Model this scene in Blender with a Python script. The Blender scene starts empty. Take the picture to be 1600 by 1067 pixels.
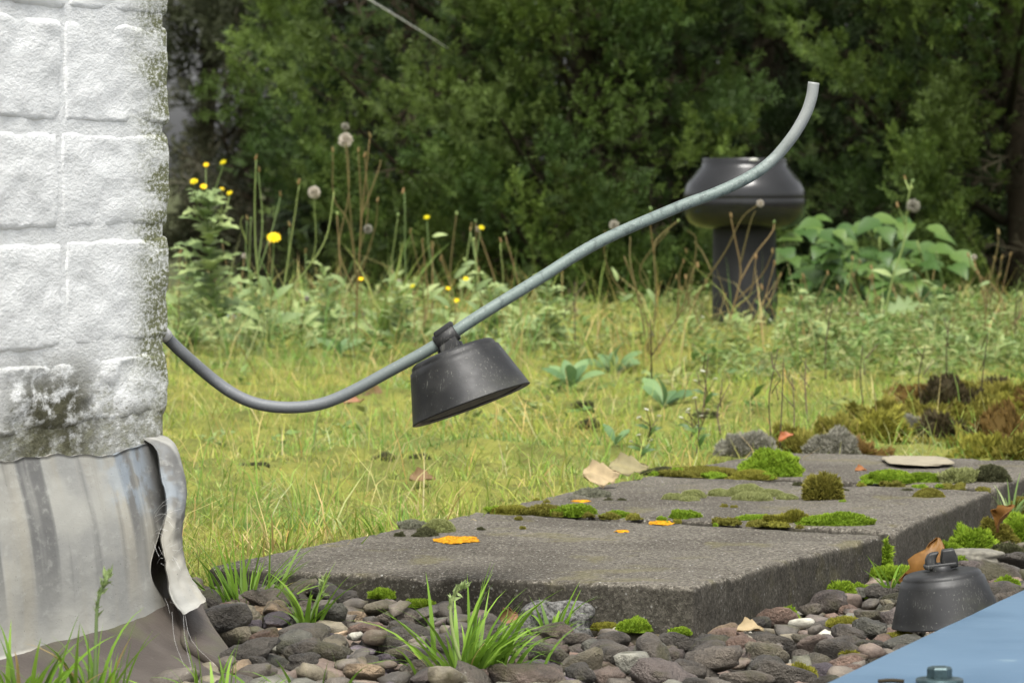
import bpy, math, random
import numpy as np
from mathutils import Vector, Matrix

# ------------------------------------------------------------------ camera / light
F, HZ, EYE = 6500.0, 270.0, 0.30           # focal length (px of a 1600 wide frame), horizon row, eye height
scene = bpy.context.scene
cam_d = bpy.data.cameras.new('camera'); cam = bpy.data.objects.new('camera', cam_d)
scene.collection.objects.link(cam); scene.camera = cam
cam.location = (0, 0, EYE); cam.rotation_euler = (math.pi/2, 0, 0)
cam_d.sensor_width = 36; cam_d.lens = 36*F/1600
cam_d.shift_y = -(533.5-HZ)/1600
cam_d.clip_start = 0.05; cam_d.clip_end = 2000
cam_d.dof.use_dof = True; cam_d.dof.focus_distance = 2.72; cam_d.dof.aperture_fstop = 39

SUN = Vector((0.02, -0.47, 0.88)).normalized()
elev = math.asin(SUN.z)
world = bpy.data.worlds.new('World'); scene.world = world; world.use_nodes = True
wn = world.node_tree; wn.nodes.clear()
sky = wn.nodes.new('ShaderNodeTexSky'); sky.sky_type = 'NISHITA'; sky.sun_disc = False
sky.sun_elevation = elev; sky.sun_rotation = math.atan2(SUN.x, SUN.y)
sky.air_density = 1.0; sky.dust_density = 4.0; sky.ozone_density = 1.0
hs = wn.nodes.new('ShaderNodeHueSaturation'); hs.inputs['Saturation'].default_value = 0.14
bg = wn.nodes.new('ShaderNodeBackground'); bg.inputs['Strength'].default_value = 0.12
wo = wn.nodes.new('ShaderNodeOutputWorld')
wn.links.new(sky.outputs[0], hs.inputs['Color']); wn.links.new(hs.outputs[0], bg.inputs[0]); wn.links.new(bg.outputs[0], wo.inputs[0])
sl = bpy.data.lights.new('sun', 'SUN'); sl.energy = 1.5; sl.angle = math.radians(26); sl.color = (1.0, 0.965, 0.90)
so = bpy.data.objects.new('sun', sl); scene.collection.objects.link(so)
so.rotation_euler = (-SUN).to_track_quat('-Z', 'Y').to_euler(); so.location = (-3, -4, 9)
vs = scene.view_settings
vs.view_transform = 'Standard'; vs.look = 'None'; vs.gamma = 1; vs.use_curve_mapping = False
vs.exposure = 1.18

# ------------------------------------------------------------------ helpers
rng = np.random.default_rng(7); R = random.Random(11)
COL = scene.collection
def P(u, v, Y): return np.array([(u-800)*Y/F, Y, EYE-(v-HZ)*Y/F])
def G(u, v, z=0.0):                                   # point on the horizontal plane z under pixel
    Y = (EYE-z)*F/(v-HZ); return np.array([(u-800)*Y/F, Y, z])
def tag(o, label=None, cat=None, group=None, kind=None):
    if label: o['label'] = label
    if cat: o['category'] = cat
    if group: o['group'] = group
    if kind: o['kind'] = kind
    return o
def empty(name, loc, label, cat, group=None, rz=0):
    o = bpy.data.objects.new(name, None); COL.objects.link(o)
    o.location = loc; o.rotation_euler = (0, 0, rz); o.empty_display_size = 0.02
    return tag(o, label, cat, group)
def mesh(name, V, Fc, col=None, smooth=True):
    """Fc: (n,3) or (n,4) int array, or list of such arrays"""
    V = np.asarray(V, dtype=np.float32).reshape(-1, 3)
    Fs = Fc if isinstance(Fc, list) else [Fc]
    Fs = [np.asarray(f, dtype=np.int32) for f in Fs if len(f)]
    me = bpy.data.meshes.new(name)
    idx = np.concatenate([f.ravel() for f in Fs]); tot = np.concatenate([np.full(len(f), f.shape[1], np.int32) for f in Fs])
    st = np.concatenate([[0], np.cumsum(tot)[:-1]]).astype(np.int32)
    me.vertices.add(len(V)); me.vertices.foreach_set('co', V.ravel())
    me.loops.add(len(idx)); me.loops.foreach_set('vertex_index', idx)
    me.polygons.add(len(tot)); me.polygons.foreach_set('loop_start', st)
    try: me.polygons.foreach_set('loop_total', tot)
    except Exception: pass
    me.polygons.foreach_set('use_smooth', np.full(len(tot), smooth))
    if col is not None:
        a = me.color_attributes.new('Col', 'FLOAT_COLOR', 'POINT')
        c = np.ones((len(V), 4), np.float32); c[:, :3] = col
        a.data.foreach_set('color', c.ravel())
    me.update(calc_edges=True); me.validate()
    return me
def obj(name, me, mat=None, parent=None, loc=None):
    o = bpy.data.objects.new(name, me); COL.objects.link(o)
    if mat and not me.materials: me.materials.append(mat)
    if loc is not None: o.location = loc
    if parent is not None: o.parent = parent
    return o
def part(name, V, Fc, mat, parent, col=None, smooth=True):
    """vertices in world space, turned into the parent's frame"""
    V = np.asarray(V, float).reshape(-1, 3)
    if parent is not None:
        loc = np.array(parent.location); rz = parent.rotation_euler[2]
        p = parent.parent
        while p is not None:
            loc = loc + np.array(p.location); p = p.parent
        V = V-loc
        if rz:
            c, s = math.cos(-rz), math.sin(-rz)
            V = np.stack([V[:, 0]*c-V[:, 1]*s, V[:, 0]*s+V[:, 1]*c, V[:, 2]], 1)
    return obj(name, mesh(name, V, Fc, col, smooth), mat, parent)
def single(name, V, Fc, mat, label, cat, group=None, col=None, smooth=True):
    """a one-mesh thing: origin at its base centre"""
    V = np.asarray(V, float).reshape(-1, 3)
    c = np.array([V[:, 0].mean(), V[:, 1].mean(), V[:, 2].min()])
    o = obj(name, mesh(name, V-c, Fc, col, smooth), mat, None, c)
    return tag(o, label, cat, group)

def _hash(ix, iy, iz, seed):
    with np.errstate(over='ignore'):
        h = (ix.astype(np.uint32)*np.uint32(374761393) + iy.astype(np.uint32)*np.uint32(668265263)
             + iz.astype(np.uint32)*np.uint32(2147483647) + np.uint32(seed*1013904223 & 0xffffffff))
        h = (h ^ (h >> np.uint32(13)))*np.uint32(1274126177)
        h = (h ^ (h >> np.uint32(16)))*np.uint32(2246822519)
        h = h ^ (h >> np.uint32(15))
    return h.astype(np.float64)/4294967295.0
def vnoise(p, scale=1.0, seed=0):
    p = np.asarray(p, float)*scale
    i = np.floor(p).astype(np.int64); f = p-i; f = f*f*(3-2*f)
    r = 0
    for dx in (0, 1):
        for dy in (0, 1):
            for dz in (0, 1):
                w = (f[:, 0] if dx else 1-f[:, 0])*(f[:, 1] if dy else 1-f[:, 1])*(f[:, 2] if dz else 1-f[:, 2])
                r = r+w*_hash(i[:, 0]+dx, i[:, 1]+dy, i[:, 2]+dz, seed)
    return r*2-1
def fbm(p, scale=1.0, seed=0, oct=3, gain=0.5):
    r, a = 0, 1.0
    for k in range(oct):
        r = r+a*vnoise(p, scale*2**k, seed+k*17); a *= gain
    return r
def vfbm(p, scale, seed, oct=3, gain=0.5):
    return np.stack([fbm(p, scale, seed+101*k, oct, gain) for k in range(3)], 1)
def rbox(hx, hy, hz, r, n, m=3):
    """box with rounded edges, welded quads, subdivided n=(nx,ny,nz) inside and m times across each rounding"""
    ax = []
    for h, k in zip((hx, hy, hz), n):
        e = [-h+r*(1-math.cos(a)) if False else -h+r*a for a in np.linspace(0, 1, m+1)]
        ax.append(np.array(e+list(np.linspace(-h+r, h-r, k+1))[1:-1]+[-x for x in e[::-1]]))
    Vs, Qs, off = [], [], 0
    for d in range(3):
        a, b = [(1, 2), (2, 0), (0, 1)][d]
        for s in (-1, 1):
            A, B = np.meshgrid(ax[a], ax[b], indexing='ij')
            v = np.zeros(A.shape+(3,)); v[..., a] = A; v[..., b] = B; v[..., d] = s*(hx, hy, hz)[d]
            na, nb = A.shape
            id_ = np.arange(na*nb).reshape(na, nb)+off
            q = np.stack([id_[:-1, :-1], id_[1:, :-1], id_[1:, 1:], id_[:-1, 1:]], -1).reshape(-1, 4)
            if s < 0: q = q[:, ::-1]
            Vs.append(v.reshape(-1, 3)); Qs.append(q); off += na*nb
    V = np.concatenate(Vs); Q = np.concatenate(Qs)
    _, first, inv = np.unique(np.round(V, 6), axis=0, return_index=True, return_inverse=True)
    V = V[first]; Q = inv.reshape(-1)[Q]
    inner = np.clip(V, [-(hx-r), -(hy-r), -(hz-r)], [hx-r, hy-r, hz-r])
    d = V-inner; l = np.linalg.norm(d, axis=1, keepdims=True); l[l == 0] = 1
    nrm = d/l
    return inner+nrm*r, Q, nrm
def grid_faces(na, nb, wrap=False, off=0):
    i = np.arange(na*nb).reshape(na, nb)+off
    if wrap: i = np.concatenate([i, i[:, :1]], 1)
    return np.stack([i[:-1, :-1], i[1:, :-1], i[1:, 1:], i[:-1, 1:]], -1).reshape(-1, 4)
def catmull(pts, n):
    p = np.asarray(pts, float); p = np.concatenate([[2*p[0]-p[1]], p, [2*p[-1]-p[-2]]]); out = []
    k = len(p)-3
    for s in np.linspace(0, k-1e-6, n):
        i = int(s); t = s-i; a, b, c, d = p[i:i+4]
        out.append(.5*((2*b)+(-a+c)*t+(2*a-5*b+4*c-d)*t*t+(-a+3*b-3*c+d)*t**3))
    return np.array(out)
def tube(pts, rad, seg=8, cap=True):
    p = np.asarray(pts, float); n = len(p); rad = np.broadcast_to(rad, (n,))
    t = np.gradient(p, axis=0); t /= np.linalg.norm(t, axis=1, keepdims=True)+1e-12
    up = np.array([0, 0, 1.]) if abs(t[0, 2]) < .9 else np.array([1., 0, 0])
    a = np.cross(t[0], up); a /= np.linalg.norm(a); fr = []
    for i in range(n):
        a = a-t[i]*np.dot(a, t[i]); a /= np.linalg.norm(a)+1e-12; fr.append((a.copy(), np.cross(t[i], a)))
    th = np.linspace(0, 2*np.pi, seg, endpoint=False)
    V = np.concatenate([p[i]+rad[i]*(np.cos(th)[:, None]*fr[i][0]+np.sin(th)[:, None]*fr[i][1]) for i in range(n)])
    Fq = grid_faces(n, seg, True)[:, ::-1]; Fl = [Fq]
    if cap:
        V = np.concatenate([V, p[:1], p[-1:]]); k = np.arange(seg); k2 = (k+1) % seg
        Fl.append(np.concatenate([np.stack([np.full(seg, n*seg), k, k2], 1)[:, ::-1]*1, np.stack([np.full(seg, n*seg+1), (n-1)*seg+k2, (n-1)*seg+k], 1)[:, ::-1]]))
    return V, Fl
def lathe(prof, seg=48):
    """prof: list of (r,z) from bottom to top, around local z"""
    pr = np.array(prof, float); th = np.linspace(0, 2*np.pi, seg, endpoint=False)
    V = np.stack([pr[:, :1]*np.cos(th), pr[:, :1]*np.sin(th), np.repeat(pr[:, 1:], seg, 1)], -1).reshape(-1, 3)
    return V, grid_faces(len(pr), seg, True)[:, ::-1]
def join(items):
    Vs, tri, quad, off = [], [], [], 0
    for V, Fl in items:
        for f in (Fl if isinstance(Fl, list) else [Fl]):
            (tri if f.shape[1] == 3 else quad).append(np.asarray(f)+off)
        Vs.append(V); off += len(V)
    out = []
    if tri: out.append(np.concatenate(tri))
    if quad: out.append(np.concatenate(quad))
    return np.concatenate(Vs), out
def rotmat(fwd, up):
    """rows of frames (x=side, y=fwd, z=normal) for arrays of forward / up vectors"""
    f = fwd/np.linalg.norm(fwd, axis=1, keepdims=True)
    s = np.cross(f, up); s /= np.linalg.norm(s, axis=1, keepdims=True)+1e-9
    return np.stack([s, f, np.cross(s, f)], 2)
def scatter(tv, tf, pos, rot, scl):
    """copies of a template (verts tv, tris tf) at pos with frames rot and scale scl"""
    V = np.einsum('nij,vj->nvi', rot, tv)*np.asarray(scl).reshape(-1, 1, 1)+pos[:, None, :]
    n, k = len(pos), len(tv)
    T = tf[None]+(np.arange(n)*k)[:, None, None]
    return V.reshape(-1, 3), T.reshape(-1, tf.shape[1])
def blades(root, hgt, wid, az, lean, curl, seg=3):
    """grass blades, vectorised. returns verts (n*k), tris, param along the blade"""
    n = len(root); d = np.stack([np.cos(az), np.sin(az), np.zeros(n)], 1); s = np.stack([-np.sin(az), np.cos(az), np.zeros(n)], 1)
    tw = rng.uniform(-1.2, 1.2, n); s = s*np.cos(tw)[:, None]+d*np.sin(tw)[:, None]
    rows, ts = [], []
    for k in range(seg+1):
        t = k/seg
        ang = lean+curl*t
        off = hgt*t
        c = root+d*(off*np.sin(ang))[:, None]+np.array([0, 0, 1.])*(off*np.cos(ang))[:, None]
        w = wid*(1-t**1.6)*.5*(0.75+.5*min(t*3, 1)*.5)
        if k < seg: rows += [c-s*w[:, None], c+s*w[:, None]]; ts += [t, t]
        else: rows.append(c); ts.append(1.)
    V = np.stack(rows, 1); K = V.shape[1]; tri = []
    for k in range(seg-1):
        a = 2*k; tri += [[a, a+1, a+3], [a, a+3, a+2]]
    a = 2*(seg-1); tri.append([a, a+1, a+2])
    T = (np.array(tri)[None]+(np.arange(n)*K)[:, None, None]).reshape(-1, 3)
    return V.reshape(-1, 3), T, np.tile(np.array(ts), n), K
def inpoly(x, y, poly):
    x = np.asarray(x); y = np.asarray(y); ins = np.zeros(x.shape, bool); n = len(poly)
    for i in range(n):
        x1, y1 = poly[i][:2]; x2, y2 = poly[(i+1) % n][:2]
        c = ((y1 > y) != (y2 > y)) & (x < (x2-x1)*(y-y1)/(y2-y1+1e-12)+x1)
        ins ^= c
    return ins

# ------------------------------------------------------------------ materials
class NB:
    def __init__(s, name):
        s.m = bpy.data.materials.new(name); s.m.use_nodes = True; s.t = s.m.node_tree; s.t.nodes.clear()
        s.out = s.n('ShaderNodeOutputMaterial'); s.b = s.n('ShaderNodeBsdfPrincipled')
        s.l(s.b.outputs[0], s.out.inputs[0])
    def n(s, t, **k):
        x = s.t.nodes.new(t)
        for a, b in k.items(): setattr(x, a, b)
        return x
    def l(s, a, b): s.t.links.new(a, b)
    def coord(s, kind='Object', ob=None, scale=(1, 1, 1)):
        c = s.n('ShaderNodeTexCoord')
        if ob: c.object = ob
        mp = s.n('ShaderNodeMapping'); mp.inputs['Scale'].default_value = scale; s.l(c.outputs[kind], mp.inputs[0]); return mp.outputs[0]
    def noise(s, co, scale, detail=4, rough=.55, dist=0):
        x = s.n('ShaderNodeTexNoise'); x.inputs['Scale'].default_value = scale; x.inputs['Detail'].default_value = detail
        x.inputs['Roughness'].default_value = rough; x.inputs['Distortion'].default_value = dist; s.l(co, x.inputs['Vector']); return x.outputs['Fac']
    def ramp(s, f, stops, interp='LINEAR'):
        r = s.n('ShaderNodeValToRGB'); r.color_ramp.interpolation = interp; e = r.color_ramp.elements
        while len(e) < len(stops): e.new(.5)
        for k, (p, c) in enumerate(stops):
            e[k].position = p; c = (c, c, c) if isinstance(c, (int, float)) else c; e[k].color = (*c, 1)
        s.l(f, r.inputs[0]); return r.outputs[0]
    def math(s, op, a, b=None, clamp=False):
        x = s.n('ShaderNodeMath', operation=op); x.use_clamp = clamp
        for k, v in enumerate((a, b)):
            if v is None: continue
            if isinstance(v, (int, float)): x.inputs[k].default_value = v
            else: s.l(v, x.inputs[k])
        return x.outputs[0]
    def mix(s, f, a, b, mode='MIX'):
        x = s.n('ShaderNodeMix', data_type='RGBA', blend_type=mode)
        for k, v in ((0, f), (6, a), (7, b)):
            if isinstance(v, (int, float)): x.inputs[k].default_value = v
            elif isinstance(v, tuple): x.inputs[k].default_value = (*v, 1)
            else: s.l(v, x.inputs[k])
        return x.outputs[2]
    def range(s, f, a, b, c=0., d=1.):
        x = s.n('ShaderNodeMapRange', interpolation_type='SMOOTHSTEP'); s.l(f, x.inputs[0])
        for k, v in enumerate((a, b, c, d)): x.inputs[k+1].default_value = v
        return x.outputs[0]
    def sep(s, co):
        x = s.n('ShaderNodeSeparateXYZ'); s.l(co, x.inputs[0]); return x.outputs
    def bump(s, h, strength=.5, dist=.001, nrm=None):
        x = s.n('ShaderNodeBump'); x.inputs['Strength'].default_value = strength; x.inputs['Distance'].default_value = dist; s.l(h, x.inputs['Height'])
        if nrm is not None: s.l(nrm, x.inputs['Normal'])
        s.l(x.outputs[0], s.b.inputs['Normal']); return x.outputs[0]
    def set(s, **k):
        for a, v in k.items():
            i = s.b.inputs[a.replace('_', ' ')]
            if isinstance(v, (int, float)): i.default_value = v
            elif isinstance(v, tuple): i.default_value = (*v, 1) if len(v) == 3 else v
            else: s.l(v, i)
        return s
def foliage_mat(name, trans=.35, rough=.55, spec=.3, tint=None, base=None, var=.25, nscale=40):
    b = NB(name)
    if base is None:
        a = b.n('ShaderNodeVertexColor', layer_name='Col'); c = a.outputs[0]
    else:
        co = b.coord('Object'); oi = b.n('ShaderNodeObjectInfo')
        lo = tuple(x*(1-var) for x in base); hi = tuple(min(1, x*(1+var)) for x in base)
        c = b.mix(b.noise(co, nscale, 3), lo, hi)
        hsv = b.n('ShaderNodeHueSaturation'); b.l(c, hsv.inputs['Color'])
        b.l(b.range(oi.outputs['Random'], 0, 1, .75, 1.25), hsv.inputs['Value']); b.l(b.range(oi.outputs['Random'], 1, 0, .485, .515), hsv.inputs['Hue']); c = hsv.outputs[0]
    b.set(Base_Color=c, Roughness=rough); b.b.inputs['Specular IOR Level'].default_value = spec
    if trans:
        t = b.n('ShaderNodeBsdfTranslucent'); b.l(c, t.inputs[0]); mx = b.n('ShaderNodeMixShader'); mx.inputs[0].default_value = trans
        b.l(b.b.outputs[0], mx.inputs[1]); b.l(t.outputs[0], mx.inputs[2]); b.l(mx.outputs[0], b.out.inputs[0])
    return b.m

M_grass = foliage_mat('grass_blades', .4, .5)
M_moss = foliage_mat('moss_fuzz', .25, .8, .1)
M_juniper = foliage_mat('juniper_sprays', .2, .6, .3)
M_herb = foliage_mat('herb_leaves', .35, .55)
M_leaf_green = foliage_mat('broad_leaf', .3, .45, .45, base=(.080, .150, .030))
M_leaf_pale = foliage_mat('pale_leaf', .3, .55, .3, base=(.27, .35, .14))
M_leaf_glauc = foliage_mat('glaucous_leaf', .3, .55, .35, base=(.15, .25, .10))
M_stem_green = foliage_mat('green_stem', 0, .6, .3, base=(.17, .23, .07))
M_stem_brown = foliage_mat('brown_stem', 0, .7, .2, base=(.15, .115, .045))
M_stem_dark = foliage_mat('dark_stem', 0, .8, .2, base=(.07, .05, .035))
M_yellow = foliage_mat('yellow_petal', .25, .6, .2, base=(.88, .70, .02), var=.08)
M_puff = foliage_mat('seed_puff', .3, .9, .1, base=(.50, .47, .40), var=.2, nscale=300)
M_bud = foliage_mat('bud', .1, .7, .2, base=(.20, .14, .055))
M_white_petal = foliage_mat('white_petal', .3, .7, .2, base=(.7, .7, .62), var=.1)
M_dry = foliage_mat('dry_leaf', .2, .6, .3, base=(.30, .17, .09), var=.4, nscale=120)
M_dry_pale = foliage_mat('pale_dry_leaf', .15, .6, .3, base=(.34, .28, .15), var=.4, nscale=120)
M_dry_orange = foliage_mat('orange_dry_leaf', .3, .5, .4, base=(.36, .15, .045), var=.45, nscale=160)
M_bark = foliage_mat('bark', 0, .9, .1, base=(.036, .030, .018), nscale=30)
M_silk = NB('spider_silk').set(Base_Color=(.6, .6, .58), Roughness=.5).m

K = np.array([-.217, 2.62, 0.]); W = np.array([-.302, -.953, 0]); W /= np.linalg.norm(W); NRM = np.array([-W[1], W[0], 0])
NRM = np.array([.953, -.302, 0])
wall = empty('brick_wall', tuple(K), 'whitewashed brick wall corner with green algae down its edge', 'wall', rz=math.atan2(W[1], W[0]))

def paint_mat(name, mortar=False):
    b = NB(name); x, y, z = b.sep(b.coord('Object', wall)); co = b.coord('Object', wall, (.45, .45, 1))
    fine = b.noise(co, 420, 6, .65); mid = b.noise(co, 90, 5, .6); big = b.noise(co, 22, 3)
    dco = b.coord('Object', wall, (110, 110, 90))
    mp = dco.node; mp.inputs['Rotation'].default_value = (0, .75, 0)
    diag = b.noise(dco, 1.0, 4, .6)
    c = b.mix(b.range(big, .35, .7), (.85, .86, .84), (.77, .78, .76))
    c = b.mix(b.range(fine, .60, .78, 0, .35), c, (.50, .50, .46))
    # algae down the corner
    e = b.range(x, -.008, .090, 1, 0)
    band = b.noise(b.coord('Object', wall, (10, 10, 46)), 1, 3)
    am = b.math('MULTIPLY', b.math('POWER', e, 1.2), b.range(band, .30, .62, .35, 1.7))
    grain = b.range(b.noise(co, 420, 5, .75), .36, .62)
    am = b.math('MULTIPLY', am, b.math('ADD', grain, .18), True)
    c = b.mix(am, c, (.155, .165, .075))
    # low mould stain and dirty foot course
    low = b.range(z, .235, .135, 0, 1)
    sx = b.math('MULTIPLY', b.range(x, .075, .15), b.range(x, .29, .20))
    sm = b.math('MULTIPLY', b.math('MULTIPLY', b.range(z, .205, .165), sx), b.range(b.noise(co, 75, 5, .68), .36, .54))
    sp = b.math('MULTIPLY', b.range(low, .2, 1), b.range(b.noise(co, 260, 5, .7), .52, .68))
    c = b.mix(b.math('MULTIPLY', sp, .75), c, (.19, .19, .12))
    c = b.mix(sm, c, (.055, .052, .022))
    ft = b.math('MULTIPLY', b.range(z, .162, .150), b.range(b.noise(co, 140, 4, .7), .34, .55)); c = b.mix(b.math('MULTIPLY', ft, .6), c, (.11, .105, .055))
    if mortar:
        c = b.mix(b.math('MULTIPLY', b.range(b.noise(co, 120, 5, .7), .44, .64, 0, .6), b.range(z, .20, .15, .12, 1)), c, (.24, .24, .15))
    b.set(Base_Color=c, Roughness=.75)
    h = b.math('ADD', b.math('MULTIPLY', fine, .8), b.math('ADD', b.math('MULTIPLY', mid, .5), b.math('MULTIPLY', diag, .45)))
    b.bump(h, .8, .0016); return b.m
M_paint = paint_mat('white_wall_paint'); M_mortar = paint_mat('painted_mortar', True)

def lead_mat():
    b = NB('weathered_lead'); co = b.coord('Object', wall)
    st = b.noise(b.coord('Object', wall, (40, 0, 3.5)), 1, 3, .5)
    st2 = b.noise(b.coord('Object', wall, (26, 0, 5)), 1.3, 3, .5)
    cs = b.coord('Object', wall, (.45, .45, 1)); sp = b.noise(cs, 190, 5, .65); bl = b.noise(cs, 26, 3); z = b.sep(co)[2]
    c = b.mix(b.range(bl, .35, .65), (.30, .30, .28), (.40, .395, .355))
    c = b.mix(b.math('MULTIPLY', b.range(st2, .45, .68), .4), c, (.40, .36, .27))
    dk = b.math('MULTIPLY', b.range(st, .44, .60), b.range(z, .030, .095)); c = b.mix(b.math('MULTIPLY', dk, .82), c, (.115, .115, .112))
    c = b.mix(b.range(sp, .50, .75, 0, .45), c, (.47, .47, .43))
    x = b.sep(co)[0]; bx = b.math('MULTIPLY', b.math('MULTIPLY', b.range(x, .035, .055), b.range(x, .125, .095)), b.math('MULTIPLY', b.range(z, .085, .10), b.range(b.noise(co, 60, 3), .38, .55)))
    c = b.mix(b.math('MULTIPLY', bx, .4), c, (.36, .44, .52))
    c = b.mix(b.range(b.noise(co, 700, 2), .70, .76, 0, .8), c, (.06, .06, .06))
    b.set(Base_Color=c, Roughness=b.range(sp, .3, .7, .62, .85), Metallic=0.)
    b.b.inputs['Specular IOR Level'].default_value = .3
    b.bump(b.math('ADD', b.math('MULTIPLY', sp, .3), bl), .35, .003); return b.m
M_lead = lead_mat()
def membrane_mat():
    b = NB('brown_roof_membrane'); co = b.coord('Object')
    n1 = b.noise(co, 30, 4); n2 = b.noise(co, 340, 4, .7)
    c = b.mix(b.range(n1, .35, .65), (.060, .048, .039), (.085, .070, .058)); c = b.mix(b.range(n2, .66, .74, 0, .75), c, (.38, .36, .32))
    g = b.range(b.noise(co, 14, 3), .52, .68, 0, .55); c = b.mix(g, c, (.075, .085, .03))
    b.set(Base_Color=c, Roughness=.6); b.bump(b.math('ADD', n2, b.math('MULTIPLY', n1, 2.)), .3, .002); return b.m
M_membrane = membrane_mat()
def concrete_mat():
    b = NB('weathered_concrete'); co = b.coord('Object')
    f1 = b.noise(co, 430, 5, .75); f2 = b.noise(co, 330, 5, .7); big = b.noise(co, 11, 4, .55); v = b.n('ShaderNodeTexVoronoi'); v.inputs['Scale'].default_value = 420; b.l(co, v.inputs['Vector'])
    c = b.mix(b.range(big, .38, .64), (.080, .071, .056), (.150, .136, .110))
    c = b.mix(b.range(f2, .42, .60, 0, .85), c, (.036, .031, .024))
    c = b.mix(b.range(f1, .53, .62, 0, .95), c, (.28, .255, .21))
    vc = b.n('ShaderNodeSeparateColor'); b.l(v.outputs['Color'], vc.inputs[0])
    sp = b.math('MULTIPLY', b.range(vc.outputs[0], .955, .97), b.range(v.outputs['Distance'], .45, .20)); c = b.mix(b.math('MULTIPLY', sp, .7), c, (.55, .54, .50))
    ol = b.range(b.noise(co, 16, 4, .6, .5), .56, .68, 0, .45); c = b.mix(ol, c, (.135, .12, .05))
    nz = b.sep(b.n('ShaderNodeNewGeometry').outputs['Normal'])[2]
    side_dark = b.math('MULTIPLY', b.range(nz, .75, .25), b.range(b.noise(co, 40, 4), .25, .6, .55, 1)); c = b.mix(b.math('MULTIPLY', side_dark, .66), c, (.032, .029, .022))  # steep faces coloured darker, in uneven patches
    b.set(Base_Color=c, Roughness=.92); b.b.inputs['Specular IOR Level'].default_value = .2
    b.bump(b.math('ADD', b.math('MULTIPLY', f1, .6), f2), .8, .0012); return b.m
M_concrete = concrete_mat()
def pebble_mat(island=False):
    b = NB('river_pebble'+('_bed' if island else '')); co = b.coord('Object', None, (1, 1, 1) if island else (.013, .013, .013))
    if island: rnd = b.n('ShaderNodeNewGeometry').outputs['Random Per Island']
    else: rnd = b.n('ShaderNodeObjectInfo').outputs['Random']
    c = b.ramp(rnd, [(0, (.052, .046, .038)), (.14, (.090, .076, .060)), (.26, (.074, .064, .052)), (.38, (.105, .080, .064)), (.50, (.080, .066, .058)), (.60, (.115, .100, .070)), (.70, (.060, .052, .042)), (.79, (.13, .088, .066)), (.86, (.085, .082, .066)), (.92, (.21, .155, .10)), (.95, (.072, .060, .066)), (.98, (.24, .23, .19))], 'CONSTANT')
    v3 = b.n('ShaderNodeVectorMath', operation='ADD'); b.l(co, v3.inputs[0]); cm = b.n('ShaderNodeCombineXYZ')
    for k in range(3): b.l(b.math('MULTIPLY', rnd, 7.3*(k+1)), cm.inputs[k])
    b.l(cm.outputs[0], v3.inputs[1]); co2 = v3.outputs[0]
    n1 = b.noise(co2, 60, 4); n2 = b.noise(co2, 420, 4, .7); n3 = b.noise(co2, 25, 3, .5, 1.5)
    hsv = b.n('ShaderNodeHueSaturation'); b.l(c, hsv.inputs['Color']); b.l(b.range(n1, .25, .75, .9, 2.5), hsv.inputs['Value']); c = hsv.outputs[0]
    c = b.mix(b.range(n2, .60, .75, 0, .5), c, (.32, .30, .25))
    nz = b.sep(b.n('ShaderNodeNewGeometry').outputs['Normal'])[2]
    c = b.mix(b.range(n3, .52, .68, 0, .6), c, (.085, .082, .032))
    c = b.mix(b.range(b.noise(co2, 130, 5, .7), .66, .72, 0, .6), c, (.42, .41, .35))
    b.set(Base_Color=c, Roughness=b.range(n1, .3, .7, .45, .75)); b.b.inputs['Specular IOR Level'].default_value = .4
    b.bump(b.math('ADD', b.math('MULTIPLY', n2, .8), n1), .7, .0018 if island else .12); return b.m
M_pebble = pebble_mat(); M_pebble_bed = pebble_mat(True)
def rod_mat():
    b = NB('oxidised_conductor'); co = b.coord('Object'); x = b.math('ADD', b.sep(co)[0], -.243)
    n1 = b.noise(b.coord('Object', None, (60, 60, 60)), 3, 5, .65); n2 = b.noise(co, 900, 3, .6)
    nz = b.sep(b.n('ShaderNodeNewGeometry').outputs['Normal'])[2]
    gr = b.range(x, -.15, -.02); c = b.mix(gr, (.150, .160, .168), (.150, .190, .172))
    c = b.mix(b.range(x, .16, .20), c, (.27, .285, .27))
    pat = b.math('MULTIPLY', b.range(n1, .50, .62), b.math('MULTIPLY', b.range(x, -.06, .0), b.range(x, .20, .16)))
    c = b.mix(b.math('MULTIPLY', pat, .6), c, (.055, .075, .068))
    c = b.mix(b.range(n2, .58, .70, 0, .35), c, (.45, .46, .43))
    b.set(Base_Color=c, Roughness=.55, Metallic=.1); b.bump(n2, .25, .0004); return b.m
M_rod = rod_mat()
def plastic_mat():
    b = NB('weathered_black_plastic'); co = b.coord('Object'); n1 = b.noise(co, 45, 4, .6); n2 = b.noise(co, 520, 3, .6)
    c = b.mix(b.range(n1, .35, .7), (.010, .010, .010), (.022, .022, .021)); c = b.mix(b.range(n2, .65, .71, 0, .5), c, (.17, .17, .145))
    sc = b.noise(b.coord('Object', None, (900, 900, 120)), 1, 3, .7); c = b.mix(b.math('MULTIPLY', b.range(sc, .58, .66), b.range(n1, .46, .60, 0, .6)), c, (.14, .14, .12))
    g = b.range(b.noise(co, 25, 3), .55, .7, 0, .35); c = b.mix(g, c, (.055, .058, .035))
    b.set(Base_Color=c, Roughness=b.range(n1, .3, .7, .38, .6)); b.bump(b.math('ADD', b.math('MULTIPLY', n1, .6), b.math('MULTIPLY', n2, .2)), .2, .001); return b.m
M_plastic = plastic_mat()
def simple(name, c, rough=.5, n=60, var=.2, bump=.2, metal=0., spec=.5):
    b = NB(name); co = b.coord('Object'); f = b.noise(co, n, 5, .6)
    b.set(Base_Color=b.mix(b.range(f, .3, .7), tuple(x*(1-var) for x in c), tuple(min(1, x*(1+var)) for x in c)), Roughness=rough, Metallic=metal)
    b.b.inputs['Specular IOR Level'].default_value = spec
    if bump: b.bump(f, bump, .001)
    return b.m
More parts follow.
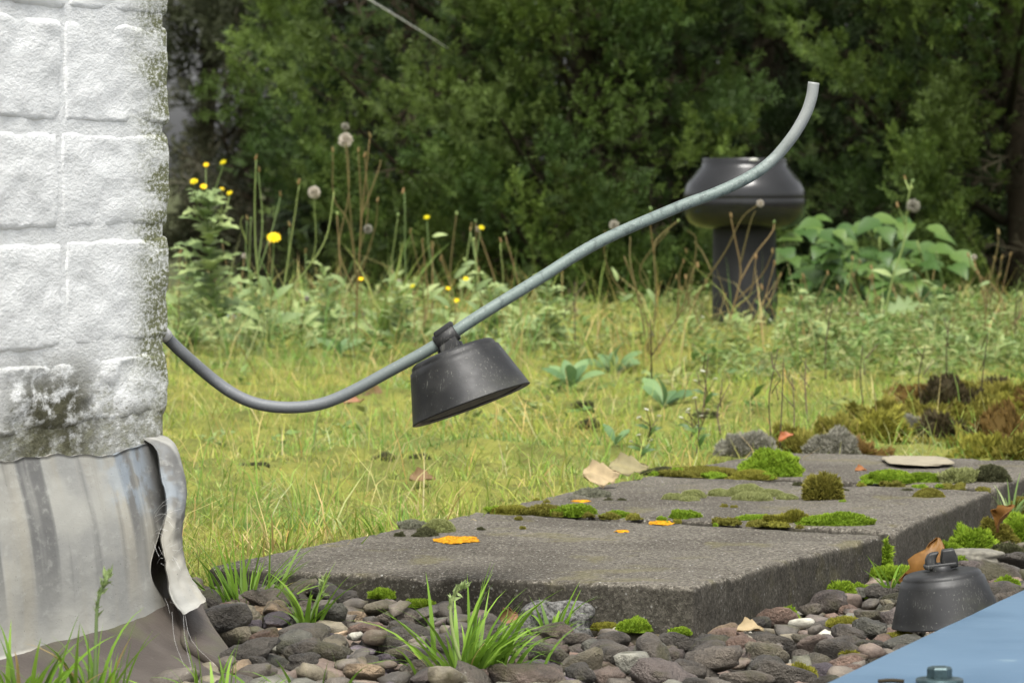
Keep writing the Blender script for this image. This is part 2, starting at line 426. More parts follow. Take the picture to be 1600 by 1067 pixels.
M_vent = simple('glossy_vent_plastic', (.010, .010, .010), .17, 20, .2, .05, 0., .5)
M_pipe = simple('grey_vent_pipe', (.013, .013, .013), .6, 25, .25, .1, 0., .25)
M_bolt = simple('dark_teal_bolt', (.045, .075, .08), .4, 300, .3, .2, .5)
M_cement = simple('grey_cement_fill', (.16, .15, .12), .95, 200, .3, .5)
M_chunk = simple('rough_grey_stone', (.115, .112, .105), .95, 420, .75, .9, 0, .1)
M_palestone = simple('pale_sandstone', (.27, .235, .165), .9, 120, .15, .4)
M_twig = simple('weathered_twig', (.30, .25, .19), .9, 200, .3, .5)
M_lichen = simple('orange_lichen', (.46, .215, .010), .9, 420, .55, .9, 0, .1)
def blue_mat():
    b = NB('light_blue_paint'); co = b.coord('Object'); n1 = b.noise(co, 8, 4); n2 = b.noise(b.coord('Object', None, (40, 160, 40)), 1, 4, .6); n3 = b.noise(co, 260, 3)
    c = b.mix(b.range(n1, .35, .65), (.074, .135, .208), (.092, .158, .232)); c = b.mix(b.range(n2, .55, .75, 0, .3), c, (.15, .22, .30)); c = b.mix(b.range(n3, .73, .77, 0, .6), c, (.10, .16, .20))
    c = b.mix(b.range(b.noise(co, 30, 4, .6), .66, .74, 0, .35), c, (.26, .35, .38))
    b.set(Base_Color=c, Roughness=b.range(n1, .3, .7, .38, .5)); b.bump(b.math('ADD', n2, b.math('MULTIPLY', n3, .4)), .12, .001); return b.m
M_blue = blue_mat()
def soil_mat(name, a, c, d):
    b = NB(name); co = b.coord('Object'); n1 = b.noise(co, 22, 5, .6); n2 = b.noise(co, 160, 5, .7)
    x = b.mix(b.range(n1, .35, .65), a, c); x = b.mix(b.range(n2, .5, .68, 0, .7), x, d)
    b.set(Base_Color=x, Roughness=.95); b.b.inputs['Specular IOR Level'].default_value = .1; b.bump(b.math('ADD', n1, n2), .8, .006); return b.m
M_mossbed = soil_mat('mossy_turf', (.14, .155, .04), (.24, .245, .055), (.10, .085, .032))
M_roof = soil_mat('roof_felt', (.060, .050, .042), (.10, .085, .07), (.05, .045, .035))
M_grit = soil_mat('gravel_grit', (.045, .040, .033), (.07, .060, .048), (.10, .09, .07))
M_ground = soil_mat('field_soil', (.05, .06, .025), (.075, .08, .035), (.04, .035, .02))
M_mosscore = foliage_mat('moss_core', 0, .95, .05)

# ------------------------------------------------------------------ large structure
def slab_structure(name, x0, x1, y0, y1, z, mat, n=2, thick=.2):
    V, Q, _ = rbox((x1-x0)/2, (y1-y0)/2, thick/2, .01, (n, n, 1), 1)
    V = V+[(x0+x1)/2, (y0+y1)/2, z-thick/2]
    o = single(name, V, Q, mat, None, None); o['kind'] = 'structure'; return o
slab_structure('roof', -6, 6, -1.5, 8.62, -.022, M_roof)
gs = 400.
V = np.array([[-gs, -gs, -.24], [gs, -gs, -.24], [gs, gs, -.24], [-gs, gs, -.24]]); o = obj('ground', mesh('ground', V, np.array([[0, 1, 2, 3]])), M_ground); o['kind'] = 'structure'

ZT = .031
A = G(1082, 916, ZT); B = G(322, 886, ZT); E = G(744, 801.5, ZT); C = G(1379, 836, ZT)
C2 = G(1399, 828.5, ZT+.001); E2 = G(757, 796.5, ZT+.001); G2 = G(1012, 743, ZT+.001); D2 = G(1548, 767, ZT+.001)
C3 = G(1553, 762, ZT-.001); E3 = G(1020, 739.5, ZT-.001); G3 = G(1215, 706, ZT-.001); D3 = G(1672, 722, ZT-.001)
PAVERS = [[A, C, E, B], [C2, D2, G2, E2], [C3, D3, G3, E3]]

def ground_h(x, y):
    p = np.stack([x, y, np.zeros_like(x)], 1)
    return .012+.013*fbm(p, 6, 3, 3)+.009*fbm(p, 24, 9, 2)+np.clip((y-5)*.006, 0, .02)
TURF = [(-1.2, 2.93), (B[0]+.02, 2.90), (B[0]+.012, B[1]+.004), (E[0]+.02, E[1]), (E2[0]+.02, E2[1]), (G2[0]+.02, G2[1]), (G3[0]+.02, G3[1]-.02), (.52, 4.02), (1.6, 4.0), (2.4, 8.55), (-2.4, 8.55)]
nx, ny = 150, 190
ys = 2.85+(8.58-2.85)*np.linspace(0, 1, ny)**1.35
gx = np.linspace(-1, 1, nx)
X = np.outer(.55+.18*(ys-2.85)+.25, gx); Yg = np.repeat(ys[:, None], nx, 1)
z = ground_h(X.ravel(), Yg.ravel()); Vt = np.stack([X.ravel(), Yg.ravel(), z], 1)
Q = grid_faces(ny, nx)
cen = Vt[Q].mean(1); keep = inpoly(cen[:, 0], cen[:, 1], TURF); Q = Q[keep]
used = np.unique(Q); mp = np.full(len(Vt), -1); mp[used] = np.arange(len(used)); Vt = Vt[used]; Q = mp[Q]
o = obj('turf', mesh('turf', Vt, Q[:, ::-1]), M_mossbed); o['kind'] = 'structure'

# --- concrete pavers
plabels = ['weathered concrete paver with its long front edge facing the pebbles',
           'concrete paver carrying a row of pale moss pads, between two mossy joints',
           'concrete paver half buried under the olive moss heap']
for k, q in enumerate(PAVERS):
    hx, hy, hz = .21, .19, .024
    V, Qd, nr = rbox(hx, hy, hz, .0042, (120, 100, 12), 4) if k == 0 else rbox(hx, hy, hz, .0042, (64, 56, 8), 3)
    s = (V[:, 0]/hx+1)/2; t = (V[:, 1]/hy+1)/2
    q = np.array(q); xy = (q[0]*((1-s)*(1-t))[:, None]+q[1]*(s*(1-t))[:, None]+q[2]*(s*t)[:, None]+q[3]*((1-s)*t)[:, None])[:, :2]
    Wd = np.concatenate([xy, (V[:, 2]-hz+q[0][2])[:, None]], 1)
    flat = np.abs(nr[:, 2]) > .95
    amp = np.where(flat, .0004, .0007)[:, None]
    Wd = Wd+amp*vfbm(Wd, 70, 5+k, 4, .6)
    edge = 1-np.minimum.reduce([np.abs(s-1), np.abs(s), np.abs(t), np.abs(t-1)])*8
    chip = np.clip(fbm(Wd, 38, 77+k, 3)-.42, 0, 1)*np.clip(edge, 0, 1)*np.clip((V[:, 2]-.0)/hz, 0, 1)
    Wd[:, 2] -= chip*.005; Wd[:, 2] += .0008*fbm(Wd, 9, 31, 2)
    single('concrete_paver', Wd, Qd, M_concrete, plabels[k], 'paver')

# --- brick wall
wr = wall.rotation_euler[2]
def brick_local(x0, x1, z0, z1, seed, depth=.09, bulge=0., amp=.0018, r=.006):
    hx, hy, hz = (x1-x0)/2, depth/2, (z1-z0)/2
    V, Qd, nr = rbox(hx, hy, hz, r, (max(6, int((x1-x0)/.0048)), 8, max(5, int((z1-z0)/.0036))), 4)
    V = V+[(x0+x1)/2, -hy, (z0+z1)/2]
    Vn = V*[.5, 1, 1]; V = V+amp*.32*vfbm(Vn, 90, seed, 4, .62)+.0008*vfbm(Vn, 24, seed+5, 2)
    V[:, 1] += bulge*np.sin(np.clip((V[:, 2]-z0)/(z1-z0), 0, 1)*np.pi)
    return V, Qd
courses = [(.1475, .1890), (.1950, .2600), (.2660, .3250), (.3300, .3920), (.397, .4605), (.467, .53), (.538, .60)]
breaks = [.34, .158, .164, .160, .152, .165, .158]
for i, (z0, z1) in enumerate(courses):
    jit = R.uniform(-.001, .001)
    rows = [(-.0035+jit, breaks[i]), (breaks[i]+.0055, breaks[i]+.215), (breaks[i]+.224, breaks[i]+.43)]
    for j, (x0, x1) in enumerate(rows):
        V, Qd = brick_local(x0, x1, z0, z1, 40+i*7+j, bulge=.0006, amp=.0022 if i else .0040, r=.0046)
        V[:, 1] += (-.0004 if j == 0 else .0004)+R.uniform(-.0003, .0003)
        obj('brick', mesh('brick', V, Qd), M_paint, wall)
V, Qd, nr = rbox(.35, .05, .25, .004, (110, 4, 80), 2)
V = V+[.3525, -.0508, .36]; V = V+.0006*vfbm(V, 50, 3, 3)
obj('mortar', mesh('mortar', V, Qd), M_mortar, wall)
V, Qd, nr = rbox(.35, .05, .075, .006, (130, 4, 30), 2)                # the set back foot below the lowest course
V = V+[.357, -.0545, .0745]; V[:, 0] += np.clip((V[:, 2]-.12)*.1, 0, 1); V = V+.002*vfbm(V, 50, 8, 3)
obj('foot_course', mesh('foot_course', V, Qd), M_mortar, wall)
V, Qd, nr = rbox(.35, .35, .295, .004, (4, 4, 4), 1)                     # the body of the wall behind the facing bricks
V = V+[.362, -.435, .31]
obj('wall_core', mesh('wall_core', V, Qd), M_mortar, wall)

# --- lead flashing over the foot of the wall
lead = empty('lead_flashing', tuple(K), 'weathered grey lead flashing along the foot of the white wall', 'flashing', rz=wr)
def thick(V, na, nb, d):
    """grid sheet -> closed sheet of thickness d (towards local -y)"""
    n = len(V); g = grid_faces(na, nb); V2 = V-np.asarray(d)
    i = np.arange(n).reshape(na, nb); rim = np.concatenate([i[0, :], i[1:, -1], i[-1, -2::-1], i[-2:0:-1, 0]])
    rn = np.roll(rim, -1)
    side = np.stack([rim, rn, rn+n, rim+n], 1)
    return np.concatenate([V, V2]), np.concatenate([g, g[:, ::-1]+n, side[:, ::-1]])
na, nb = 110, 50
xs = np.linspace(.40, -.006, na); ts = np.linspace(0, 1, nb)
XX, TT = np.meshgrid(xs, ts, indexing='ij')
XX = XX+(.012+.030*np.clip(TT/.5, 0, 1)+.032*np.exp(-((TT-.70)/.20)**2))*np.clip((.14-XX)/.146, 0, 1)
top = .1325-.0025*np.sin(XX*19)+.0010*np.sin(XX*47); bot = .0255-.0015*np.sin(XX*17)
ZZ = top*(1-TT)+bot*TT
YY = .0015+.012*TT+.006*np.sin(TT*np.pi)**1.2+.006*TT**3-.004*np.exp(-((XX+.006)/.012)**2)
V = np.stack([XX, YY, ZZ], -1).reshape(-1, 3); V[:, 1] += .0008*fbm(V*[1, 1, .4], 24, 12, 3); V[:, 2] += .0012*fbm(V, 45, 2, 3)*(TT.ravel() < .1)
Vs, Qs = thick(V, na, nb, (0, .0022, 0))
obj('lead_sheet', mesh('lead_sheet', Vs, Qs), M_lead, lead)
# curled strip that wraps the corner (rows of image points at their own depth)
lip = [(222, 684), (246, 704), (252, 738), (261, 775), (263, 803), (257, 838), (259, 868), (266, 905), (278, 940), (291, 957)]
sil = [(248, 679), (268, 693), (281, 728), (288, 766), (287, 796), (281, 835), (282, 868), (292, 903), (310, 928), (317, 938)]
yl = [2.590, 2.578, 2.571, 2.565, 2.560, 2.556, 2.553, 2.550, 2.548, 2.546]
lipP = catmull([P(a-5, b_, y) for (a, b_), y in zip(lip, yl)], 60); silP = catmull([P(a+2, b_, y+.016) for (a, b_), y in zip(sil, yl)], 60)
rows = []
for a, b_ in zip(lipP, silP):
    w = b_-a; L = np.linalg.norm(w[:2]); out = np.array([.25, -1, 0]); out /= np.linalg.norm(out)
    for s in np.linspace(0, 1, 22):
        if s < .72:
            q = s/.72; rows.append(a+w*q+out*(.0055*math.sin(q*math.pi)**.7))
        else:
            q = (s-.72)/.28; rows.append(b_+np.array([-.004*q*q*3-.0, .050*q, 0]))
V = np.array(rows); V = V+.0011*vfbm(V*[1, 1, .8], 60, 21, 3)+.0006*vfbm(V, 240, 23, 2)
Vs, Qs = thick(V, 60, 22, (-.0008, .0024, 0))
part('corner_fold', Vs, Qs, M_lead, lead)
V, Q_, _ = rbox(.20, .003, .052, .002, (10, 1, 6), 1); obj('gap_shade_sheet', mesh('gap_shade_sheet', V+[.19, .0005, .058], Q_), M_membrane, lead)  # dark sheet added behind the lead, its colour stands in for the gap's shade
# --- brown membrane upstand below
apron = empty('membrane_apron', tuple(K), 'brown roofing membrane apron flaring from under the lead flashing', 'membrane', rz=wr)
S_ = catmull([P(272, 935, 2.59), P(284, 985, 2.555), P(296, 1016, 2.525), P(345, 1047, 2.485), P(396, 1082, 2.44)], 30)
R_ = catmull([P(308, 925, 2.625), P(326, 965, 2.60), P(352, 1005, 2.565), P(384, 1050, 2.525), P(408, 1090, 2.49)], 30)
L_ = []
Kw = lambda x, y, z: K+W*x+NRM*y+np.array([0, 0, z])
Lx = [Kw(.40, .004+.11*t, .032*(1-t)-.006*t) for t in np.linspace(0, 1, 30)]
rows = []
for t in range(30):
    for s in np.linspace(0, 1, 40): rows.append(np.array(Lx[t])*(1-s)+S_[t]*s)
V = np.array(rows); V[:, 2] += .0016*fbm(V, 25, 4, 3)
Vs, Qs = thick(V, 30, 40, (-.002, .002, .004))
part('apron_sheet', Vs, Qs[:, ::-1], M_membrane, apron)
rows = []
for t in range(30):
    for s in np.linspace(0, 1, 14): rows.append((S_[t]+[.0, .003, -.004*min(1, t/10)])*(1-s)+R_[t]*s+np.array([0, 0, .003*math.sin(s*math.pi)]))
V = np.array(rows); V[:, 2] += .001*fbm(V, 40, 6, 2)
Vs, Qs = thick(V, 30, 14, (0, .002, .004))
part('corner_gusset', Vs, Qs[:, ::-1], M_membrane, apron)
fold = S_[3:].copy(); fold[:, 2] += .002
V, Fl = tube(fold, np.linspace(.002, .0045, len(fold)), 8); V = V+.0012*vfbm(V, 60, 3, 2)
part('folded_seam', V, Fl, M_membrane, apron)

# ------------------------------------------------------------------ lightning conductor and its holders
rodpx = [(188, 452, 2.585), (225, 487, 2.64), (256, 521, 2.68), (290, 556, 2.69), (330, 591, 2.70), (370, 617, 2.70), (410, 633, 2.70), (452, 637, 2.70), (505, 629, 2.70), (560, 607, 2.70), (620, 574, 2.70), (680, 539, 2.70), (720, 513, 2.70), (780, 474, 2.71), (850, 430, 2.73), (920, 388, 2.75), (990, 353, 2.77), (1060, 323, 2.79), (1120, 302, 2.80), (1168, 278, 2.81), (1208, 249, 2.82), (1238, 215, 2.82), (1258, 180, 2.82), (1268, 152, 2.82), (1271.5, 130, 2.82)]
rod_pts = catmull([P(*a) for a in rodpx], 150)
rod_pts[:, 2] += .0004*np.sin(np.arange(150)*.35); 
rbase = P(640, 562, 2.70)
rod = empty('lightning_conductor', tuple(rod_pts[0]), 'long bent grey-green conductor rod sticking out from behind the wall', 'rod')
V, Fl = tube(rod_pts, .0039, 20); part('rod', V, Fl, M_rod, rod)
i0 = np.argmin(np.abs(rod_pts[:, 0]-P(252, 516, 2.68)[0])); 
V, Fl = tube(rod_pts[i0-6:i0+3], .0046, 20); V = V+.0003*vfbm(V, 200, 4, 2); part('painted_end', V, Fl, simple('flaked_white_paint', (.62, .62, .60), .8, 300, .2, .4), rod)

def holder(label, M4, clip, name='conductor_holder'):
    """truncated cone foot; M4 maps local (base centre at origin, z up) to world"""
    base = M4 @ Vector((0, 0, 0)); h = empty(name, tuple(base), label, 'conductor holder', 'conductor holders')
    rt, rb, hh = .0282, .0408, .0375
    pr = [(rb-.006, .0010), (rb-.0010, .0), (rb, .0004), (rb-.0001, .0009)]
    for t in np.linspace(.05, .86, 9): pr.append((rb+(rt-rb+.0006)*t, hh*t))
    for a in np.linspace(0, math.pi/2, 7): pr.append((rt-.0042+.0050*math.cos(a), hh-.0045+.0045*math.sin(a)))
    pr += [(rt*.55, hh+.0006), (.009, hh+.0010)]
    V, Fq = lathe(pr, 64)
    th = np.arctan2(V[:, 1], V[:, 0]); rr = np.hypot(V[:, 0], V[:, 1])           # two soft flats moulded into the side
    for a0 in (-.62,):
        d = np.cos(th-a0); lim = .975; m = (d > lim) & (V[:, 2] < hh*.97); s = np.where(m, lim/np.maximum(d, .01)*1.012, 1); s = np.minimum(s, 1)
        V[:, 0] *= s; V[:, 1] *= s
    top_i = len(V); V = np.concatenate([V, [[0, 0, hh+.001]]]); n = len(pr); k = np.arange(64); cap = np.stack([np.full(64, top_i), (n-1)*64+k, (n-1)*64+(k+1) % 64], 1)
    ap = lambda V: np.array([(M4 @ Vector(v))[:] for v in V])
    part('cone_body', ap(V), [Fq, cap], M_plastic, h)
    V, Fq = lathe([(.0005, .0012), (rb*.5, .0012), (rb-.005, .0015)], 40); V = V+.0004*vfbm(V, 300, 2, 2)
    part('cement_fill', ap(V), Fq[:, ::-1], M_cement, h)
    V, Fq = lathe([(.0088, hh+.0004), (.0086, hh+.004), (.0076, hh+.0046), (.0001, hh+.0047)], 24); part('neck', ap(V), Fq, M_plastic, h)
    return h, ap, hh
# lifted holder hanging on the rod: base line tilted, axis follows it
S1 = 2.69/F
ang = math.radians(20.7)
bc = P((645+833)/2-2, (668+597)/2+1, 2.70)
M1 = Matrix.Translation(Vector(bc)) @ Matrix.Rotation(-ang, 4, 'Y') @ Matrix.Rotation(math.radians(-6.5), 4, 'X')
h1, ap1, hh = holder('black cone holder lifted off the ground, clipped under the bent rod', M1, None)
j = np.argmin(np.linalg.norm(rod_pts-P(697, 529, 2.70), axis=1)); td = rod_pts[j+2]-rod_pts[j-2]; td /= np.linalg.norm(td)
cc = rod_pts[j]
V, Fl = tube(np.array([cc-td*.0078, cc-td*.0073, cc+td*.0073, cc+td*.0078]), np.array([.0050, .0059, .0059, .0050]), 20); part('clip', V, Fl, M_plastic, h1)
nrm1 = np.array((M1.to_3x3() @ Vector((0, 0, 1)))[:]); foot = np.array((M1 @ Vector((0, 0, hh+.001)))[:])
V, Q_, _ = rbox(.0068, .0054, .0075, .0012, (2, 2, 2), 2)
fr = np.stack([td, np.cross(nrm1, td), nrm1], 1); mid = cc-nrm1*.006
part('clip_post', V@fr.T+mid, Q_, M_plastic, h1)
V, Q_, _ = rbox(.0070, .0046, .0020, .0010, (2, 2, 1), 2); part('clip_cap', V@fr.T+cc+nrm1*.0056, Q_, M_plastic, h1)
# upright holder by the blue panel
b2 = G(1483, 990, .002)
M2 = Matrix.Translation(Vector(b2)+Vector((.002, .03, .004))) @ Matrix.Rotation(math.radians(-6.5), 4, 'Y') @ Matrix.Rotation(math.radians(1.0), 4, 'X') @ Matrix.Rotation(1.2, 4, 'Z') @ Matrix.Scale(.9, 4)
h2, ap2, hh = holder('black cone holder standing on the pebbles beside the blue panel', M2, None)
rz2 = Matrix.Rotation(-1.2, 4, 'Z'); ap2b = lambda V: np.array([(M2 @ (rz2 @ Vector(v)))[:] for v in V])
V, Q_, _ = rbox(.0062, .0048, .0068, .0016, (2, 2, 2), 2); V[:, 0] *= 1-.25*(V[:, 2] > 0); part('clip_prong', ap2b(V+[.0062, 0, hh+.009]), Q_, M_plastic, h2)
V, Q_, _ = rbox(.0040, .0046, .0062, .0022, (2, 2, 3), 3); V[:, 0] += .004*np.clip(V[:, 2]/.0062, 0, 1)**2; V[:, 1] *= 1-.2*(V[:, 2] > 0); part('clip_hook', ap2b(V+[-.0072, 0, hh+.0085]), Q_, M_plastic, h2)
V, Q_, _ = rbox(.0118, .0060, .0018, .0012, (2, 2, 1), 2); part('clip_foot', ap2b(V+[-.0005, 0, hh+.0045]), Q_, M_plastic, h2)

# ------------------------------------------------------------------ blue panels
ZB = .05
e1 = G(1600, 919, ZB); e0 = G(1284, 1067, ZB); dv = (e1-e0); 
far = e0+dv*2.2; near = e0-dv*.06; perp = np.array([.42, -.13, 0])
blue = empty('blue_panel', (float(near[0]), float(near[1]), 0), 'pale blue painted metal panel beside the pebbles with a bolt', 'panel')
c4 = [near, near+perp*1.5, far+perp*1.5, far]
V, Q_, nr = rbox(.5, .5, .034, .003, (12, 30, 2), 2)
s = V[:, 0]+.5; t = V[:, 1]+.5; c4 = np.array(c4)
xy = (c4[0]*((1-s)*(1-t))[:, None]+c4[1]*(s*(1-t))[:, None]+c4[2]*(s*t)[:, None]+c4[3]*((1-s)*t)[:, None])[:, :2]
Vb = np.concatenate([xy, (V[:, 2]-.034+ZB)[:, None]], 1); Vb[:, 2] += .0004*fbm(Vb, 9, 4, 2)*(V[:, 2] > 0)
part('panel_sheet', Vb, Q_, M_blue, blue)
bp = G(1468, 1066, ZB)
V, Fq = lathe([(.0117, .0), (.0117, .0012), (.0112, .0017), (.0065, .0019), (.0001, .0019)], 32)
washer = part('washer', V+bp+[0, 0, .0004], Fq, M_bolt, blue)
V, Fq = lathe([(.0062, .0), (.0062, .0046), (.0055, .0056), (.0001, .0057)], 6); part('bolt_head', V+bp+[0, 0, .0022], Fq, M_bolt, washer, smooth=False)
twp = [G(1372, 1064, ZB+.001), G(1392, 1062.5, ZB+.0016), G(1412, 1064, ZB+.001)]
V, Fl = tube(catmull(twp, 8), .0011, 6); single('twig_scrap', V, Fl, M_bark, 'tiny dark twig scrap lying on the blue panel', 'twig')
V, Q_, nr = rbox(.19, .10, .012, .003, (6, 4, 1), 2); V = V+[-.43, 7.62, .030]
single('blue_panel', V, Q_, M_blue, 'pale blue panel lying behind the yellow flowering weeds', 'panel')

# ------------------------------------------------------------------ roof vent
vc = np.array([(1163-800)*7.5/F, 7.5, 0.]); sv = 7.5/F
zv = lambda v: EYE-(v-HZ)*sv
vent = empty('roof_vent', (vc[0], vc[1], -.022), 'dark grey roof vent pipe with a bulging cowl', 'vent')
V, Fq = lathe([(50.5*sv, -.022), (50.5*sv, zv(440)), (49.5*sv, zv(436)), (49.5*sv, zv(350))], 48); part('pipe', V+[vc[0], vc[1], 0], Fq, M_pipe, vent)
prof = [(49, 358), (62, 357), (76, 354), (87, 347), (92.5, 338), (94.8, 330), (95.4, 322.5), (95.6, 321), (95.6, 311), (95.3, 310), (95.5, 309), (95.3, 303), (94, 295.5), (91, 288), (86.5, 281), (78.5, 271.5), (70, 261.5), (67.6, 258.3), (66.8, 255), (66.8, 250), (66.3, 247.5), (62, 247), (58, 249), (1, 251)]
V, Fq = lathe([(r*sv, zv(v)) for r, v in prof], 64); part('cowl', V+[vc[0], vc[1], 0], Fq, M_vent, vent)
V, Fq = lathe([(0, 0), (.006, .001), (.008, .004), (.0045, .0085), (0, .0095)], 10)
single('bird_dropping', V*[1.3, 1, .55]+[vc[0]+.012, vc[1]-66*sv+.002, zv(252.0)], Fq, M_white_petal, 'white bird dropping on the rim of the vent cowl', 'dropping')

# ------------------------------------------------------------------ pebbles
def in_quad(x, y, q, grow=0.):
    q = np.array(q)[:, :2]; c = q.mean(0); q = c+(q-c)*(1+grow); return inpoly(x, y, q)
bed_poly = [(-.34, 2.2), (.60, 2.2), (.62, 3.2), (.40, 3.62), (.36, 3.62), (C2[0], C2[1]), (A[0], A[1]), (B[0], B[1]), (-.30, 2.98), (-.36, 2.9)]
nx, ny = 90, 110
XX, YY = np.meshgrid(np.linspace(-.42, .66, nx), np.linspace(2.12, 3.66, ny), indexing='ij')
V = np.stack([XX.ravel(), YY.ravel(), np.zeros(nx*ny)], 1); V[:, 2] = -.019+.0045*(fbm(V, 30, 5, 3)*.5+.5)
gravel = obj('gravel_bed', mesh('gravel_bed', V, grid_faces(nx, ny)), M_grit); gravel['kind'] = 'structure'
def pebble_mesh(seed, a=1., b=.75, c=.45, rough=.10, flat=0., n1=12, n2=20):
    pass
    ph = np.linspace(0.0, np.pi, n1+1)[1:-1]; th = np.linspace(0, 2*np.pi, n2, endpoint=False)
    PH, TH = np.meshgrid(ph, th, indexing='ij')
    d = np.stack([np.sin(PH)*np.cos(TH), np.sin(PH)*np.sin(TH), np.cos(PH)], -1).reshape(-1, 3)
    d = np.concatenate([d, [[0, 0, 1.], [0, 0, -1.]]])
    e = 2.3+seed%3*.5; s = (np.abs(d)**e).sum(1)**(-1/e)
    r = s*(1+rough*1.3*fbm(d+seed*3.1, 1.3, seed, 2)+rough*.35*fbm(d+seed, 3.6, seed+9, 2))
    V = d*r[:, None]*[a, b, c]
    rc = np.random.default_rng(seed*7); V = V/[a, b, c]
    for _ in range(int(rc.integers(1, 7))):
        nn = rc.normal(0, 1, 3); nn /= np.linalg.norm(nn); over = np.clip(V@nn-rc.uniform(.55, .92), 0, None); V = V-np.outer(over*.88, nn)
    V = V*[a, b, c]
    if flat: V[:, 2] = np.minimum(V[:, 2], c*flat)
    rows = n1-1; Fq = grid_faces(rows, n2, True)
    k = np.arange(n2); k2 = (k+1) % n2; N = rows*n2
    tri = np.concatenate([np.stack([np.full(n2, N), k, k2], 1), np.stack([np.full(n2, N+1), (rows-1)*n2+k2, (rows-1)*n2+k], 1)])
    return V, tri, Fq
ptemps, plow = [], []
for k in range(30):
    rr = R.uniform
    pa_ = (k+1, 1, rr(.55, .92), rr(.32, .60), rr(.12, .34), rr(.65, .9) if k % 4 == 0 else 0); ptemps.append(pebble_mesh(*pa_)); plow.append(pebble_mesh(*pa_, 7, 10))
pmesh = [mesh('pebble', V, [t, q]) for V, t, q in ptemps]
for m in pmesh: m.materials.append(M_pebble)
pts = []                                              # x, y, r, z
def ok_zone(x, y):
    if not inpoly(np.array([x]), np.array([y]), bed_poly)[0]: return False
    q = (np.array([x, y, 0])-K); lx, ly = q@W, q@NRM
    if lx > -.03 and ly < .075: return False
    if in_quad(np.array([x]), np.array([y]), [near, near+perp*1.5, far+perp*1.5, far], 0)[0]: return False
    if math.hypot(x-(b2[0]+.002), y-(b2[1]+.03)) < .040: return False
    return True
cell = {}
def near_pts(x, y, rad=.05):
    ci, cj = int(x/.05), int(y/.05)
    for i in range(ci-1, ci+2):
        for j in range(cj-1, cj+2):
            for p in cell.get((i, j), ()): yield p
def add_pt(p): pts.append(p); cell.setdefault((int(p[0]/.05), int(p[1]/.05)), []).append(p)
for rad0, tries in ((.0155, 90), (.0120, 900), (.0090, 5200), (.0063, 8000), (.0043, 7000)):
    for _ in range(tries):
        x, y = R.uniform(-.36, .62), R.uniform(2.2, 3.62); r = rad0*R.uniform(.85, 1.2)
        if all(math.hypot(x-p[0], y-p[1]) > .80*(r+p[2]) for p in near_pts(x, y)) and ok_zone(x, y): add_pt((x, y, r, None))
base_n = len(pts)
final = [(x, y, r, r*.40) for x, y, r, _ in pts]
extra = []
for _ in range(6500):                                # a second, sparser layer resting on the first
    x, y = R.uniform(-.34, .58), R.uniform(2.2, 3.4); r = R.choice((.016, .013, .011, .0095, .008, .006))*R.uniform(.85, 1.2)
    if not ok_zone(x, y) or any(math.hypot(x-p[0], y-p[1]) < .95*(r+p[2]) for p in extra): continue
    if in_quad(np.array([x]), np.array([y]), PAVERS[0], .03)[0]: continue
    zt = 0
    for p in near_pts(x, y):
        d = math.hypot(x-p[0], y-p[1])/(r+p[2])
        if d < .9: zt = max(zt, p[2]*.40+p[2]*.42*math.sqrt(1-d*d))
    extra.append((x, y, r, zt+r*.20))
    if len(extra) > 560: break
allp = final+extra; PZ = -.016
def vis(p):
    u = 800+F*p[0]/p[1]; v = HZ+(EYE-p[3]-PZ)*F/p[1]
    return (300 < u < 1600) and (v < 1080)
order = sorted(range(len(allp)), key=lambda i: (-(allp[i][2]/allp[i][1]) if vis(allp[i]) else 1))
main = set(order[:298]); rest = []
pz = lambda x, y: -.014+.019*min(1, max(0, (.13-x)/.24))*(.45+.55*min(1, max(0, (y-2.5)/.22)))
prng = random.Random(5)
for i, p in enumerate(allp):
    k = prng.randrange(30); rot = Matrix.Rotation(prng.uniform(0, 6.28), 4, 'Z'); tilt = Matrix.Rotation(prng.uniform(-.35, .35), 4, 'X') @ Matrix.Rotation(prng.uniform(-.3, .3), 4, 'Y')
    M = tilt @ rot
    if i in main:
        o = obj('pebble', pmesh[k], None, gravel); o.location = (p[0], p[1], p[3]+pz(p[0], p[1])); o.rotation_euler = M.to_euler(); s = p[2]*1.12; o.scale = (s, s, s*1.02)
    else:
        V, t, q = plow[k]; M3 = np.array(M.to_3x3()); rest.append((V@M3.T*p[2]*1.12+[p[0], p[1], p[3]+pz(p[0], p[1])], [t, q]))
V, Fl = join(rest); o = obj('small_pebbles', mesh('small_pebbles', V, Fl), M_pebble_bed, gravel); o['kind'] = 'stuff'

# hero stones
def lump(name, label, cat, c, size, seed, rough, mat, group=None, sub=4, rz=0.):
    import bmesh
    bm = bmesh.new(); bmesh.ops.create_icosphere(bm, subdivisions=sub, radius=1)
    V = np.array([v.co[:] for v in bm.verts]); T = np.array([[v.index for v in f.verts] for f in bm.faces]); bm.free()
    e = 3.; V = V*((np.abs(V)**e).sum(1)**(-1/e))[:, None]
    V = V*(1+rough*fbm(V, 1.6, seed, 3)+rough*.25*fbm(V, 7, seed+3, 3))[:, None]*np.array(size)
    cz, sz = math.cos(rz), math.sin(rz); V = V@np.array([[cz, -sz, 0], [sz, cz, 0], [0, 0, 1]]).T
    return single(name, V+np.array(c), T, mat, label, cat, group)
c = G(868, 1000, -.004); lump('rough_stone', 'rough speckled grey stone leaning against the front paver edge', 'stone', c+[0, 0, .011], (.0235, .014, .0135), 4, .22, M_chunk)
c = G(1522, 884, -.004); lump('flat_stone', 'flat grey stone slab under the moss beside the upright holder', 'stone', c+[0, .01, .006], (.024, .016, .0065), 8, .12, M_cement)
V, Q_, nr = rbox(.055, .05, .003, .002, (20, 16, 1), 2); V = V+.0012*vfbm(V, 30, 5, 2); c = G(1440, 722, ZT+.003)
